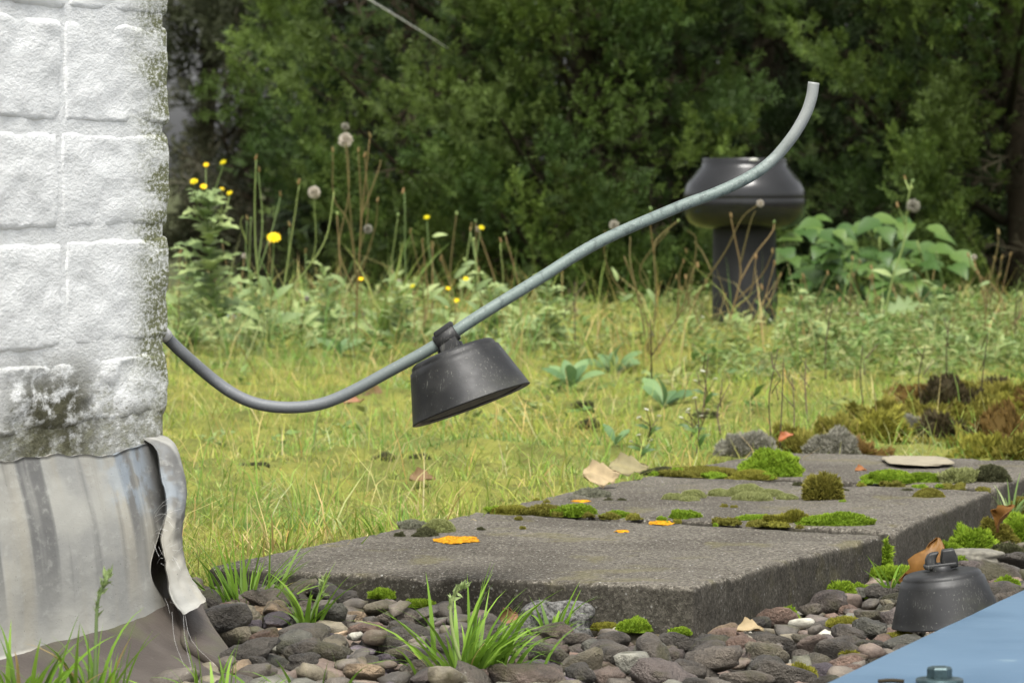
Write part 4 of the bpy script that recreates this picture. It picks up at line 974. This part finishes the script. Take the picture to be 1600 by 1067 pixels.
def weed(name, label, cat, base, Y, stems, heads=(), leaves=(), mat=None, rad=2.0, group=None, depth=.05, auto=None):
    """stems: polylines of image points; each gets its own depth wander. auto=(stem index,count,size px,kind,mat) puts leaves along a stem"""
    mat = mat or M_stem_green; s = Y/F; b = P(base[0], base[1], Y); b[2] = max(float(ground_h(b[:1], b[1:2])[0])-.004, min(b[2], .05))
    e = empty(name, tuple(b), label, cat, group); r_ = random.Random(int(base[0]*13+base[1])); paths = []; ends = {}
    for st in stems:
        q = catmull(st, max(6, 4*len(st))); f0 = math.hypot(st[0][0]-base[0], st[0][1]-base[1]) < 3
        dy = r_.uniform(-depth, depth); y0 = 0.
        if not f0:                                    # starts on an earlier stem: take over its depth there
            best = min(((math.hypot(p[0]-st[0][0], p[1]-st[0][1]), p[2]) for pa in paths for p in pa), default=(0, 0)); y0 = best[1]
        pq = [(u, v, y0+dy*k/(len(q)-1)) for k, (u, v) in enumerate(q)]; paths.append(pq)
        pts3 = np.array([P(u, v, Y+d) for u, v, d in pq])
        if f0: pts3[0] = b
        rr_ = rad*s*(.55 if not f0 else .75); V, Fl = tube(pts3, np.linspace(rr_, rr_*.55, len(pts3)), 6); part('stem', V, Fl, mat, e)
    def depth_at(u, v): return min(((math.hypot(p[0]-u, p[1]-v), p[2]) for pa in paths for p in pa), default=(0, 0))[1]
    for (u, v, kind, px) in heads: head(e, P(u, v, Y+depth_at(u, v)), kind, px*s*.5)
    for (u, v, ang, px, kind, m) in leaves:
        a = math.radians(ang); f = np.array([math.cos(a), r_.uniform(-.5, .3), math.sin(a)]); leaf(e, P(u, v, Y+depth_at(u, v)), f, (r_.uniform(-.3, .3), -.8, .6), px*s, kind, m)
    if auto:
        for (si, cnt, px, kind, m, t0, t1) in auto:
            pa = paths[si]
            for k in range(cnt):
                t = t0+(t1-t0)*k/max(1, cnt-1); i_ = min(len(pa)-1, int(t*(len(pa)-1))); u, v, d = pa[i_]; az = k*2.4+r_.uniform(-.4, .4); el = r_.uniform(.0, .6)
                f = np.array([math.cos(az)*math.cos(el), math.sin(az)*math.cos(el), math.sin(el)]); leaf(e, P(u, v, Y+d), f, (0, -.35, 1), px*s*(1.1-.55*t)*r_.uniform(.8, 1.2), kind, m)
    return e
st0 = [(345, 530), (333, 455), (326, 390), (324, 330), (323, 300)]
weed('ragwort_plant', 'leafy pale green weed with small yellow flowers beside the wall', 'weed', (345, 530), 6.3, [st0, [(326, 345), (322, 290), (322, 262)], [(325, 330), (340, 285), (349, 258)], [(325, 350), (308, 320), (303, 286)], [(326, 360), (345, 330), (347, 300)], [(327, 370), (350, 335), (359, 306)], [(325, 345), (316, 315), (318, 296)]],
     [(322, 258, 'yellow', 10), (349, 254, 'yellow', 12), (303, 284, 'yellow', 14), (318, 292, 'yellow', 12), (347, 296, 'yellow', 9), (359, 302, 'yellow', 11)], mat=M_stem_green, auto=[(0, 60, 62, 'lobed', M_leaf_pale, .08, .95), (3, 5, 22, 'lobed', M_leaf_pale, .2, .9), (5, 5, 22, 'lobed', M_leaf_pale, .2, .9)])
for (u, v, h, l) in ((292, 540, 150, 'leafy pale weed spike close against the wall'), (395, 545, 120, 'short leafy pale weed between the ragwort and the hawkweed'), (505, 545, 130, 'leafy pale weed below the fluffy seed heads'), (620, 550, 110, 'leafy pale weed beside the tall reedy grass'), (760, 548, 120, 'leafy pale weed left of the rosettes'), (855, 545, 110, 'leafy pale weed behind the bluish rosette'), (1250, 560, 110, 'leafy pale weed at the foot of the broad leaved plant'), (1460, 565, 120, 'leafy pale weed right of the white seed puff')):
    weed('leafy_weed', l, 'weed', (u, v), 6.5, [[(u, v), (u+6, v-h*.5), (u-3, v-h)], [(u+4, v-h*.3), (u+22, v-h*.75)]], [(u-3, v-h, 'green', 9)], mat=M_stem_green, auto=[(0, 26, 46, 'lobed', M_leaf_pale, .05, 1.), (1, 8, 30, 'lobed', M_leaf_pale, .2, 1.)])
weed('hawkweed_plant', 'branching weed with one large open yellow flower and brown buds', 'weed', (420, 535), 6.2, [[(420, 535), (440, 470), (480, 420), (510, 370), (522, 300)], [(440, 470), (448, 420), (460, 340), (467, 290)], [(420, 535), (400, 480), (385, 400), (386, 345)], [(420, 535), (402, 420), (398, 330), (400, 250)], [(402, 420), (410, 350), (404, 270)], [(420, 535), (425, 440), (428, 378)], [(402, 430), (425, 360), (438, 308)], [(440, 470), (450, 410), (452, 356)], [(445, 462), (490, 400), (491, 310)], [(386, 380), (376, 350), (380, 338)]],
     [(428, 372, 'yellow', 24), (400, 246, 'bud', 8), (405, 265, 'bud', 8), (438, 303, 'bud', 8), (467, 284, 'bud', 9), (452, 350, 'bud', 9), (491, 301, 'puff', 20), (386, 340, 'bud', 8), (410, 346, 'green', 8)], [(405, 430, -60, 40, 'lance', M_leaf_pale), (425, 470, 40, 44, 'lance', M_leaf_pale), (408, 500, 150, 46, 'lance', M_leaf_pale), (430, 505, 20, 50, 'lance', M_leaf_pale)], rad=2.0)
weed('seeding_weed', 'tall stems topped with tan fluffy seed heads before the dark gap', 'weed', (556, 535), 6.4, [[(556, 535), (557, 440), (548, 340), (540, 222)], [(556, 535), (560, 430), (566, 330), (578, 215)], [(557, 440), (545, 350), (522, 310), (520, 240)], [(560, 430), (564, 330), (560, 240)], [(560, 400), (575, 330), (570, 246)], [(557, 460), (530, 390), (545, 300), (541, 200)], [(564, 340), (590, 270), (595, 250)], [(557, 450), (585, 360), (590, 315)]],
     [(540, 219, 'puff', 24), (539, 198, 'puff', 13), (578, 211, 'bud', 9), (560, 234, 'bud', 9), (570, 242, 'bud', 9), (520, 234, 'bud', 9), (590, 312, 'bud', 8), (575, 358, 'puff', 15)], mat=M_stem_brown, rad=1.9)
weed('dotted_weed', 'thin wiry weed with scattered small yellow flowers', 'weed', (700, 545), 6.7, [[(700, 545), (690, 470), (672, 400), (667, 345)], [(700, 545), (735, 470), (744, 400), (751, 360)], [(690, 470), (695, 460), (700, 454)], [(735, 470), (730, 450), (728, 440)], [(700, 545), (780, 470), (782, 380)], [(700, 545), (640, 470), (632, 300)], [(744, 410), (738, 380), (735, 360)]],
     [(667, 340, 'yellow', 11), (752, 356, 'yellow', 11), (700, 451, 'yellow', 9), (728, 436, 'yellow', 10), (630, 298, 'bud', 9), (782, 375, 'bud', 7), (735, 358, 'bud', 7)], [(675, 370, 10, 26, 'lance', M_leaf_pale), (745, 410, 190, 26, 'lance', M_leaf_pale)], mat=M_stem_green, rad=1.6)
weed('dotted_weed', 'short brown stemmed weed with two yellow flowers beside the lifted holder', 'weed', (640, 560), 6.3, [[(640, 560), (648, 500), (645, 450)], [(640, 560), (570, 500), (564, 440)], [(640, 560), (668, 480), (660, 380)], [(640, 560), (712, 500), (713, 474)]], [(645, 447, 'yellow', 9), (564, 436, 'yellow', 9), (713, 470, 'yellow', 11), (660, 376, 'bud', 8)], mat=M_stem_brown, rad=1.6)
weed('dead_weed', 'dry branching stems standing in front of the vent pipe', 'weed', (1122, 560), 6.6, [[(1122, 560), (1140, 500), (1156, 440), (1156, 410), (1150, 380), (1142, 340)], [(1156, 415), (1172, 350), (1180, 330)], [(1156, 440), (1178, 400), (1205, 365), (1210, 350)], [(1147, 480), (1172, 460), (1181, 405)], [(1150, 470), (1190, 430), (1207, 396)], [(1085, 470), (1112, 425), (1135, 390), (1160, 340), (1185, 320)], [(1122, 560), (1090, 500), (1085, 470)], [(1112, 425), (1098, 395), (1085, 378)], [(1140, 510), (1165, 490), (1190, 452)]],
     [(1142, 336, 'bud', 8), (1181, 400, 'bud', 9), (1210, 346, 'green', 8), (1207, 392, 'bud', 8), (1190, 448, 'bud', 9), (1188, 318, 'puff', 12), (1155, 476, 'bud', 8)], mat=M_stem_brown, rad=2.2)
weed('dead_weed', 'tangled brown and green stems with pale heads beside the vent', 'weed', (1015, 560), 6.2, [[(1015, 560), (1000, 480), (985, 410), (985, 370)], [(1015, 560), (1025, 470), (1022, 390), (1030, 370), (1058, 346)], [(1000, 480), (960, 440), (945, 400), (945, 360)], [(1015, 560), (1062, 490), (1080, 430), (1086, 415)], [(1058, 495), (1062, 430), (1068, 410)], [(1022, 400), (1016, 350), (1016, 330)], [(1062, 490), (1076, 470), (1088, 380), (1074, 360)], [(1015, 560), (1010, 500), (975, 400)], [(1022, 470), (1000, 420), (1045, 360)]],
     [(960, 352, 'puff', 17), (988, 350, 'bud', 9), (1016, 325, 'green', 11), (1014, 425, 'green', 9), (1090, 414, 'bud', 10), (1068, 408, 'bud', 6), (1060, 344, 'green', 8), (1072, 392, 'bud', 8)], [(1010, 450, 300, 30, 'lance', M_leaf_pale), (990, 460, 210, 26, 'lance', M_leaf_pale), (965, 440, 110, 26, 'lance', M_leaf_pale)], mat=M_stem_brown, rad=2.2)
weed('sow_thistle', 'tall green stem with a white seed puff before the broad leaves', 'weed', (1378, 570), 6.6, [[(1378, 570), (1384, 490), (1396, 430), (1412, 380), (1418, 320), (1424, 285)], [(1414, 350), (1406, 330), (1403, 322)], [(1416, 335), (1424, 326)], [(1422, 300), (1416, 286), (1414, 280)]], [(1427, 322, 'puff', 22), (1402, 320, 'bud', 9), (1426, 282, 'green', 10), (1414, 278, 'bud', 8), (1424, 292, 'green', 9)], [(1394, 432, 160, 36, 'lance', M_leaf_pale), (1396, 430, 20, 30, 'lance', M_leaf_pale), (1386, 485, 10, 60, 'lobed', M_leaf_pale), (1384, 492, 200, 30, 'lance', M_leaf_pale), (1380, 530, 130, 60, 'lobed', M_leaf_glauc)], mat=M_stem_green, rad=2.8)
weed('dead_weed', 'wispy stem with an orange bud right of the broad leaves', 'weed', (1535, 560), 6.5, [[(1535, 560), (1542, 470), (1548, 430), (1558, 390), (1560, 368)], [(1542, 440), (1520, 420), (1514, 400)], [(1545, 440), (1562, 460), (1570, 480)], [(1535, 560), (1590, 500), (1598, 470)]], [(1560, 362, 'bud', 10), (1513, 398, 'bud', 8), (1522, 402, 'puff', 9), (1570, 482, 'bud', 8)], [(1548, 440, 200, 22, 'lance', M_leaf_pale)], mat=M_stem_brown, rad=1.9)
wr_ = random.Random(21)
for k, (u, v0, v1) in enumerate(((1206, 700, 545), (1218, 705, 560), (1240, 690, 590), (1096, 660, 555), (1018, 630, 500), (1126, 680, 600), (1262, 660, 560), (1530, 650, 520), (1440, 640, 540), (1480, 600, 500), (1350, 640, 540), (1290, 600, 470), (1590, 560, 450), (900, 560, 440), (880, 540, 450))):
    Yk = .28*F/(v0-HZ)
    weed('dry_weed', 'thin dark dried plant stalk standing up from the turf', 'weed', (u, v0), Yk, [[(u, v0), (u+wr_.uniform(-6, 6), (v0+v1)/2), (u+wr_.uniform(-4, 16), v1)]]+[[(u+wr_.uniform(-2, 4), v1+(v0-v1)*q), (u+wr_.uniform(-24, 24), v1+(v0-v1)*q-24)] for q in (.2, .45)], mat=M_stem_dark, rad=1.7, group='dried stalks in the turf')
for k in range(28):
    u = wr_.uniform(1010, 1600); v0 = wr_.uniform(545, 590); v1 = wr_.uniform(400, 500); Yk = wr_.uniform(6.4, 7.2)
    st = [[(u, v0), (u+wr_.uniform(-10, 10), (v0+v1)/2), (u+wr_.uniform(-20, 20), v1)]]; e_ = st[0][-1]
    st += [[(u, (v0*.4+v1*.6)), (u+wr_.choice((-1, 1))*wr_.uniform(14, 30), v1+wr_.uniform(-5, 20))]]
    weed('seeding_weed', 'slender brownish seeding stem rising before the broad leaved bush', 'weed', (u, v0), Yk, st, [(e_[0], e_[1], 'bud', 8), (st[1][1][0], st[1][1][1], 'bud', 7), (u+6, (v0+v1)/2, 'white', 7)], mat=M_stem_brown, rad=1.5, group='seeding stems before the bush')
for k in range(30):
    u = wr_.uniform(265, 900); v0 = wr_.uniform(530, 570); v1 = wr_.uniform(330, 470); Yk = wr_.uniform(6.2, 7.4)
    st = [[(u, v0), (u+wr_.uniform(-12, 12), (v0+v1)/2), (u+wr_.uniform(-26, 26), v1)]]; e_ = st[0][-1]
    weed('seeding_weed', 'slender weed stem rising before the dark shrubs', 'weed', (u, v0), Yk, st, [(e_[0], e_[1], wr_.choice(('bud', 'green', 'puff', 'bud')), 9)], [(u, (v0+v1)/2, wr_.choice((40, 140)), 34, 'lance', M_leaf_pale), (u, v0*.8+v1*.2, wr_.choice((20, 160)), 46, 'lance', M_leaf_pale)], mat=wr_.choice((M_stem_brown, M_stem_green)), rad=1.6, group='weed stems before the shrubs')
def rosette(u, v, n, px, label, kind='spoon', mat=None, Y=None, cat='weed', el=(.35, 1.1), group=None):
    Y = Y or .28*F/(v-HZ); b = P(u, v, Y); b[2] = float(ground_h(b[:1], b[1:2])[0]); e = empty('rosette_weed', tuple(b), label, cat, group); r_ = random.Random(int(u+v))
    for k in range(n):
        az = k*2.39+r_.uniform(-.3, .3); q = r_.uniform(*el); leaf(e, b, np.array([math.cos(az)*math.cos(q), math.sin(az)*math.cos(q)*.7, math.sin(q)]), (0, -.5, 1), px*Y/F*r_.uniform(.65, 1.1), kind, mat or M_leaf_glauc)
for (u, v, n, px, l) in ((892, 605, 7, 66, 'broad bluish green rosette in the turf right of the lifted holder'), (960, 572, 8, 62, 'tall glaucous rosette behind the bluish one'), (1036, 636, 6, 62, 'rosette with one upright waxy leaf before the vent'), (962, 702, 4, 52, 'small rosette with a single pale spoon leaf near the tan leaf'), (1168, 585, 5, 56, 'rosette with yellowish upright leaves at the vent foot'), (1390, 665, 5, 44, 'bluish leaves beside the grey lichen cushion'), (530, 560, 7, 50, 'green rosette behind the bent rod near the blue strip')): rosette(u, v, n, px, l)
for k, (u, v) in enumerate(((300, 560), (355, 555), (420, 560), (475, 545), (540, 545), (285, 530), (820, 545), (860, 540), (1150, 560), (1235, 555), (1290, 575), (1430, 575), (1500, 570), (1570, 590), (1330, 550), (770, 560))):
    rosette(u, v, 18, 46, 'leafy pale green herb clump at the back of the turf', 'lobed', M_leaf_pale, wr_.uniform(6.0, 7.0), el=(.3, 1.3), group='herb clumps at the back of the turf')
for k, (u, v, h) in enumerate(((1088, 712, 90), (1012, 690, 50), (1078, 690, 50), (1000, 720, 40), (1100, 640, 60))):
    Yk = .28*F/(v-HZ); weed('white_flowered_weed', 'little weed with tiny white flowers in the turf', 'weed', (u, v), Yk, [[(u, v), (u+4, v-h*.5), (u-2, v-h)], [(u+4, v-h*.5), (u-14, v-h*.75)], [(u+4, v-h*.4), (u+18, v-h*.8)]], [(u-2, v-h, 'white', 10), (u-14, v-h*.75, 'white', 9), (u+18, v-h*.8, 'white', 9)], [(u+2, v-h*.3, 20, 24, 'lance', M_leaf_green), (u+2, v-h*.4, 160, 24, 'lance', M_leaf_green), (u+2, v-h*.15, 60, 26, 'lance', M_leaf_green)], mat=M_stem_dark, rad=1.5, group='white flowered weeds')
# broad leaved bush
bb = P(1350, 505, 7.9); bb[2] = .0
bush = empty('broad_leaved_plant', tuple(bb), 'dense broad leaved green plant behind the vent pipe', 'plant'); br = random.Random(8)
for k in range(9):
    u0 = 1225+k*33; u1 = u0+br.uniform(-30, 30); v1 = br.uniform(365, 410)
    q = catmull([P(u0, 520, 7.95), P((u0+u1)/2+br.uniform(-8, 8), 450, 7.9), P(u1, v1, 7.86)], 8); V, Fl = tube(q, np.linspace(.004, .002, 8), 6); part('stem', V, Fl, M_stem_green, bush)
for k in range(230):
    u = br.triangular(1205, 1515, 1300); top = 345 if u < 1440 else 345+(u-1440)*1.1; v = br.uniform(top, 515); Yl = 7.9+br.uniform(-.18, .12)
    az = br.uniform(-math.pi, 0.3); f = np.array([math.cos(az)*.9, math.sin(az)*.6, br.uniform(-.55, .1)]); leaf(bush, P(u, v, Yl), f, (br.uniform(-.2, .2), -.5, 1), br.uniform(28, 50)*Yl/F, 'heart', M_leaf_green)

# ------------------------------------------------------------------ fallen leaves and twigs
def dry_leaf(u, v, z, px, mat, label, yaw=0., curl=.5, pitch=.2, roll=.0):
    n1, n2 = 12, 7; t = np.linspace(0, 1, n1); V = []
    for a in t:
        w = .32*math.sin(math.pi*min(1, a*.96+.02)**.85)*(1+.18*math.sin(a*21))
        for s in np.linspace(-1, 1, n2): V.append((a-.5, s*w, curl*(s*s)*w+.12*curl*math.sin(a*3.0)+.04*math.sin(a*9+s*4)))
    b = G(u, v, z); V = np.array(V)*px*b[1]/F
    M = np.array((Matrix.Rotation(yaw, 3, 'Z') @ Matrix.Rotation(pitch, 3, 'X') @ Matrix.Rotation(roll, 3, 'Y'))); V = V@M.T; V[:, 2] -= V[:, 2].min()
    Vs, Qs = thick(V+b, n1, n2, (0, 0, .0005)); single('fallen_leaf', Vs, Qs[:, ::-1], mat, label, 'leaf')
dry_leaf(583, 625, .018, 50, M_dry, 'curled brown leaf in the turf below the bent rod', .2, .8, .7)
dry_leaf(550, 630, .025, 44, M_dry, 'darker crumpled leaf beside the curled brown leaf in the turf', 1.0, .8, .6)
dry_leaf(660, 750, .020, 44, M_dry, 'reddish brown leaf in the turf behind the front paver', .4, .5, .6)
dry_leaf(982, 742, .036, 66, M_dry_pale, 'large tan dry leaf where the middle paver meets the turf', .35, .25, .75)
dry_leaf(940, 760, .034, 70, M_dry_pale, 'narrow straw coloured leaf beside the tan leaf', .6, .1, .9)
dry_leaf(792, 978, .004, 46, M_dry, 'dark red-brown leaf stuck between pebbles beside the rough stone', 1.2, .9, .9, -.6)
dry_leaf(1456, 962, -.004, 124, M_dry_orange, 'orange-brown curled leaf standing behind the upright holder clip', 1.35, .7, .15, -1.38)
dry_leaf(1572, 832, .012, 56, M_dry_orange, 'rust brown leaf leaning at the outer paver corner', .1, .7, .6, -1.2)
dry_leaf(1172, 985, .008, 44, M_dry_pale, 'crumbled pale leaf at the foot of the front paver side', .3, .6, .5)
dry_leaf(1228, 690, .03, 26, M_dry_orange, 'small orange leaf before the dried stalks', .4, .6, .5, -.5)
dry_leaf(1345, 735, .04, 20, M_dry_orange, 'rusty leaf scrap on the brown moss mound', .4, .6, .5)
q = catmull([P(1505, 641, 5.05), P(1560, 638, 5.0), P(1640, 634, 4.95), P(1720, 632, 4.9)], 16); V, Fl = tube(q, np.linspace(.0025, .004, 16), 8); V = V+.0008*vfbm(V, 60, 2, 2)
single('fallen_twig', V, Fl, M_twig, 'pale bare twig lying on the moss heap', 'twig')

# ------------------------------------------------------------------ spider silk
items = []; sr = random.Random(4)
for k in range(26):
    v0 = sr.uniform(800, 950); v1 = v0+sr.uniform(-25, 35); ua = sr.uniform(236, 262)+(v0-800)*.06; ub = ua+sr.uniform(8, 26)
    q = catmull([P(ua, v0, 2.560), P((ua+ub)/2, (v0+v1)/2+sr.uniform(-8, 8), 2.553), P(ub, v1, 2.550)], 6); items.append(tube(q, .00008, 4, False))
for k in range(3):
    ua = sr.uniform(262, 290); items.append(tube(catmull([P(ua, 955, 2.55), P(ua+sr.uniform(0, 20), 1000, 2.50), P(ua+sr.uniform(10, 50), 1040, 2.46)], 7), .00007, 4, False))
V, Fl = join(items); single('spider_web', V, Fl, M_silk, 'wispy spider web in the gap behind the curled lead strip', 'web')
q = catmull([P(540, -22, 8.1), P(620, 26, 8.3), P(700, 76, 8.62)], 8); V, Fl = tube(q, np.linspace(.0020, .0008, 8), 5); single('silk_thread', V, Fl, M_silk, 'taut pale thread slanting across the top of the shrub', 'thread')

# ------------------------------------------------------------------ evergreen shrubs and trees
def spray_template(seed, n=8):
    r_ = np.random.default_rng(seed); V, T = [], []
    def twig(p, d, L, w, nz):
        s = np.cross(d, nz); s /= np.linalg.norm(s)+1e-9; i = len(V)
        V.extend([p, p+d*L*.55+s*w*.62, p+d*L, p+d*L*.55-s*w*.62]); T.extend([[i, i+1, i+2], [i, i+2, i+3]])
    ax = np.array([0, 1., 0]); nz = np.array([0, 0, 1.])
    twig(np.zeros(3), ax, 1.0, .07, nz)
    for k in range(n):
        t = .12+.8*k/n; s = 1 if k % 2 else -1; L = .46*(1-t*.62)*r_.uniform(.8, 1.2); el = r_.normal(0, .45)
        d = np.array([s*.75, .66, el]); d /= np.linalg.norm(d); p = np.array([0, t, 0.]); twig(p, d, L, .062, nz+r_.normal(0, .4, 3))
        for q in (.4, .7):
            d2 = np.array([s*(.25 if q < .6 else .95), .95 if q < .6 else .3, r_.normal(0, .5)]); d2 /= np.linalg.norm(d2); twig(p+d*L*q, d2, L*.5, .055, nz+r_.normal(0, .5, 3))
    return np.array(V), np.array(T)
SPR = [spray_template(s) for s in range(4)]
SMALL = [spray_template(s+9, 4) for s in range(2)]
VOIDS = [(628, 268, 40, 75), (1035, 120, 55, 60), (1185, 110, 70, 90), (1000, 285, 70, 55), (900, 150, 45, 40), (1385, 195, 45, 35), (480, 380, 50, 60), (840, 240, 40, 30), (1095, 350, 60, 60), (760, 110, 30, 26), (1480, 60, 26, 24), (400, 330, 40, 80)]
def evergreen(label, c, rad, ztop, seed, nclump, per, size, cols, dense=(-.25, 1.05), zbot=.05, name='evergreen_shrub', cat='shrub', group='evergreen shrubs behind the vent', squash=1., far_k=.22, gaps=.0):
    r_ = np.random.default_rng(seed); cx, cy = c; zb = -.24
    e = empty(name, (cx, cy, zb), label, cat, group)
    tz = np.linspace(zb, ztop*.9, 14); tp = np.stack([cx+.04*np.sin(tz*2+seed), cy+.04*np.cos(tz*1.7+seed), tz], 1)
    V, Fl = tube(tp, np.linspace(.06, .008, 14)*max(.6, rad), 9); part('trunk', V, Fl, M_bark, e)
    limbs = []
    prof = lambda z: rad*np.clip((ztop-z)/(ztop-zbot-.2), 0, 1)**.45*np.clip((z-zbot+.25)/.35, .35, 1)
    P_, D_, S_z, CC = [], [], [], []
    cols = np.array(cols)
    for k in range(nclump):
        vis_ = r_.random() < .66
        z = r_.uniform(*dense) if vis_ else r_.uniform(dense[1], ztop*.97)
        z = max(z, zbot)
        a = r_.normal(-np.pi/2, .85) if vis_ else r_.random()*2*np.pi
        out = np.array([math.cos(a), math.sin(a)]); rr_ = prof(z)*(r_.uniform(.62, 1.08) if r_.random() < .8 else r_.uniform(.3, .7))
        q = np.array([cx+out[0]*rr_, cy+out[1]*rr_*squash, z])
        up_, vp_ = 800+F*q[0]/q[1], HZ+(EYE-q[2])*F/q[1]
        if name == 'evergreen_shrub' and any(((up_-a_)/c_)**2+((vp_-b_)/d_)**2 < 1 for a_, b_, c_, d_ in VOIDS): continue
        if name == 'evergreen_shrub' and fbm(q[None], 3.6, 50, 2)[0] < -.30: continue
        root = np.array([cx, cy, max(zb+.1, z-.35*rr_-.1)])
        if k % 6 == 0: limbs.append(tube(catmull([root, root*.45+q*.55+[0, 0, -.03], q], 7), np.linspace(.012, .003, 7), 5, False))
        m = per if vis_ else int(per*far_k); sc = size*(1 if vis_ else 2.0)
        axis = np.array([out[0], out[1]*.9, r_.uniform(.25, .9)]); axis /= np.linalg.norm(axis)
        cr = r_.uniform(.055, .105)*(1 if vis_ else 1.8)
        o3 = r_.normal(0, 1, (m, 3)); o3 /= np.linalg.norm(o3, axis=1, keepdims=True); o3 *= (r_.random((m, 1))**.45)
        along = r_.uniform(-.9, 1.0, (m, 1)); pos = q+axis*along*cr*1.35+o3*cr*(1.0-.45*np.clip(along, 0, 1))
        d = axis*.8+o3*.75+r_.normal(0, .28, (m, 3))+np.array([0, -.1, .25]); P_.append(pos); D_.append(d); S_z.append(sc*r_.uniform(.65, 1.2, m))
        base = cols[r_.integers(0, len(cols))]*r_.uniform(.8, 1.2); CC.append(base*r_.uniform(.75, 1.25, (m, 1)))
    pos = np.concatenate(P_); d = np.concatenate(D_); sz = np.concatenate(S_z); cc = np.concatenate(CC)
    nfill = int(len(pos)*.15)                         # dark twig fill added inside the crown to deepen the shade in its gaps
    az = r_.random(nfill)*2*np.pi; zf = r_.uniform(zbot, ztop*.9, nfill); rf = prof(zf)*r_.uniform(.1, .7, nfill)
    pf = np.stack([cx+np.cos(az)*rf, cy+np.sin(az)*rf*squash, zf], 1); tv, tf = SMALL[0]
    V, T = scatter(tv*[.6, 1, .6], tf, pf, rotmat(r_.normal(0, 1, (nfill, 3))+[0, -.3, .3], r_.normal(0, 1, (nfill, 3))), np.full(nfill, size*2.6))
    o_ = part('shade_twigs', V, T, M_bark, e, None, False); o_['kind'] = 'stuff'
    Vs, Ts, Cs, off = [], [], [], 0; big = (sz > size*1.5) | (size > .07)
    for k, (tv, tf) in enumerate(SPR+SMALL):
        m = (~big) if k < 4 else big; idx = np.where(m)[0]; idx = idx[k::4] if k < 4 else idx[k-4::2]
        if not len(idx): continue
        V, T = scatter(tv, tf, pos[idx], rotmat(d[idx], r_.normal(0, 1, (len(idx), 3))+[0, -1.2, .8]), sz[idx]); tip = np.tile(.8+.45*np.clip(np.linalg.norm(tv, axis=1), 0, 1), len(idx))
        Vs.append(V); Ts.append(T+off); Cs.append(np.repeat(cc[idx], len(tv), 0)*tip[:, None]); off += len(V)
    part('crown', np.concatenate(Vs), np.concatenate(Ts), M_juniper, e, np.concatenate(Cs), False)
    for V, Fl in limbs: part('limb', V, Fl, M_bark, e)
    return e
JC = [(.066, .108, .018), (.100, .150, .025), (.042, .076, .015), (.074, .110, .022)]
JD = [(.026, .045, .012), (.032, .052, .015), (.022, .040, .011)]
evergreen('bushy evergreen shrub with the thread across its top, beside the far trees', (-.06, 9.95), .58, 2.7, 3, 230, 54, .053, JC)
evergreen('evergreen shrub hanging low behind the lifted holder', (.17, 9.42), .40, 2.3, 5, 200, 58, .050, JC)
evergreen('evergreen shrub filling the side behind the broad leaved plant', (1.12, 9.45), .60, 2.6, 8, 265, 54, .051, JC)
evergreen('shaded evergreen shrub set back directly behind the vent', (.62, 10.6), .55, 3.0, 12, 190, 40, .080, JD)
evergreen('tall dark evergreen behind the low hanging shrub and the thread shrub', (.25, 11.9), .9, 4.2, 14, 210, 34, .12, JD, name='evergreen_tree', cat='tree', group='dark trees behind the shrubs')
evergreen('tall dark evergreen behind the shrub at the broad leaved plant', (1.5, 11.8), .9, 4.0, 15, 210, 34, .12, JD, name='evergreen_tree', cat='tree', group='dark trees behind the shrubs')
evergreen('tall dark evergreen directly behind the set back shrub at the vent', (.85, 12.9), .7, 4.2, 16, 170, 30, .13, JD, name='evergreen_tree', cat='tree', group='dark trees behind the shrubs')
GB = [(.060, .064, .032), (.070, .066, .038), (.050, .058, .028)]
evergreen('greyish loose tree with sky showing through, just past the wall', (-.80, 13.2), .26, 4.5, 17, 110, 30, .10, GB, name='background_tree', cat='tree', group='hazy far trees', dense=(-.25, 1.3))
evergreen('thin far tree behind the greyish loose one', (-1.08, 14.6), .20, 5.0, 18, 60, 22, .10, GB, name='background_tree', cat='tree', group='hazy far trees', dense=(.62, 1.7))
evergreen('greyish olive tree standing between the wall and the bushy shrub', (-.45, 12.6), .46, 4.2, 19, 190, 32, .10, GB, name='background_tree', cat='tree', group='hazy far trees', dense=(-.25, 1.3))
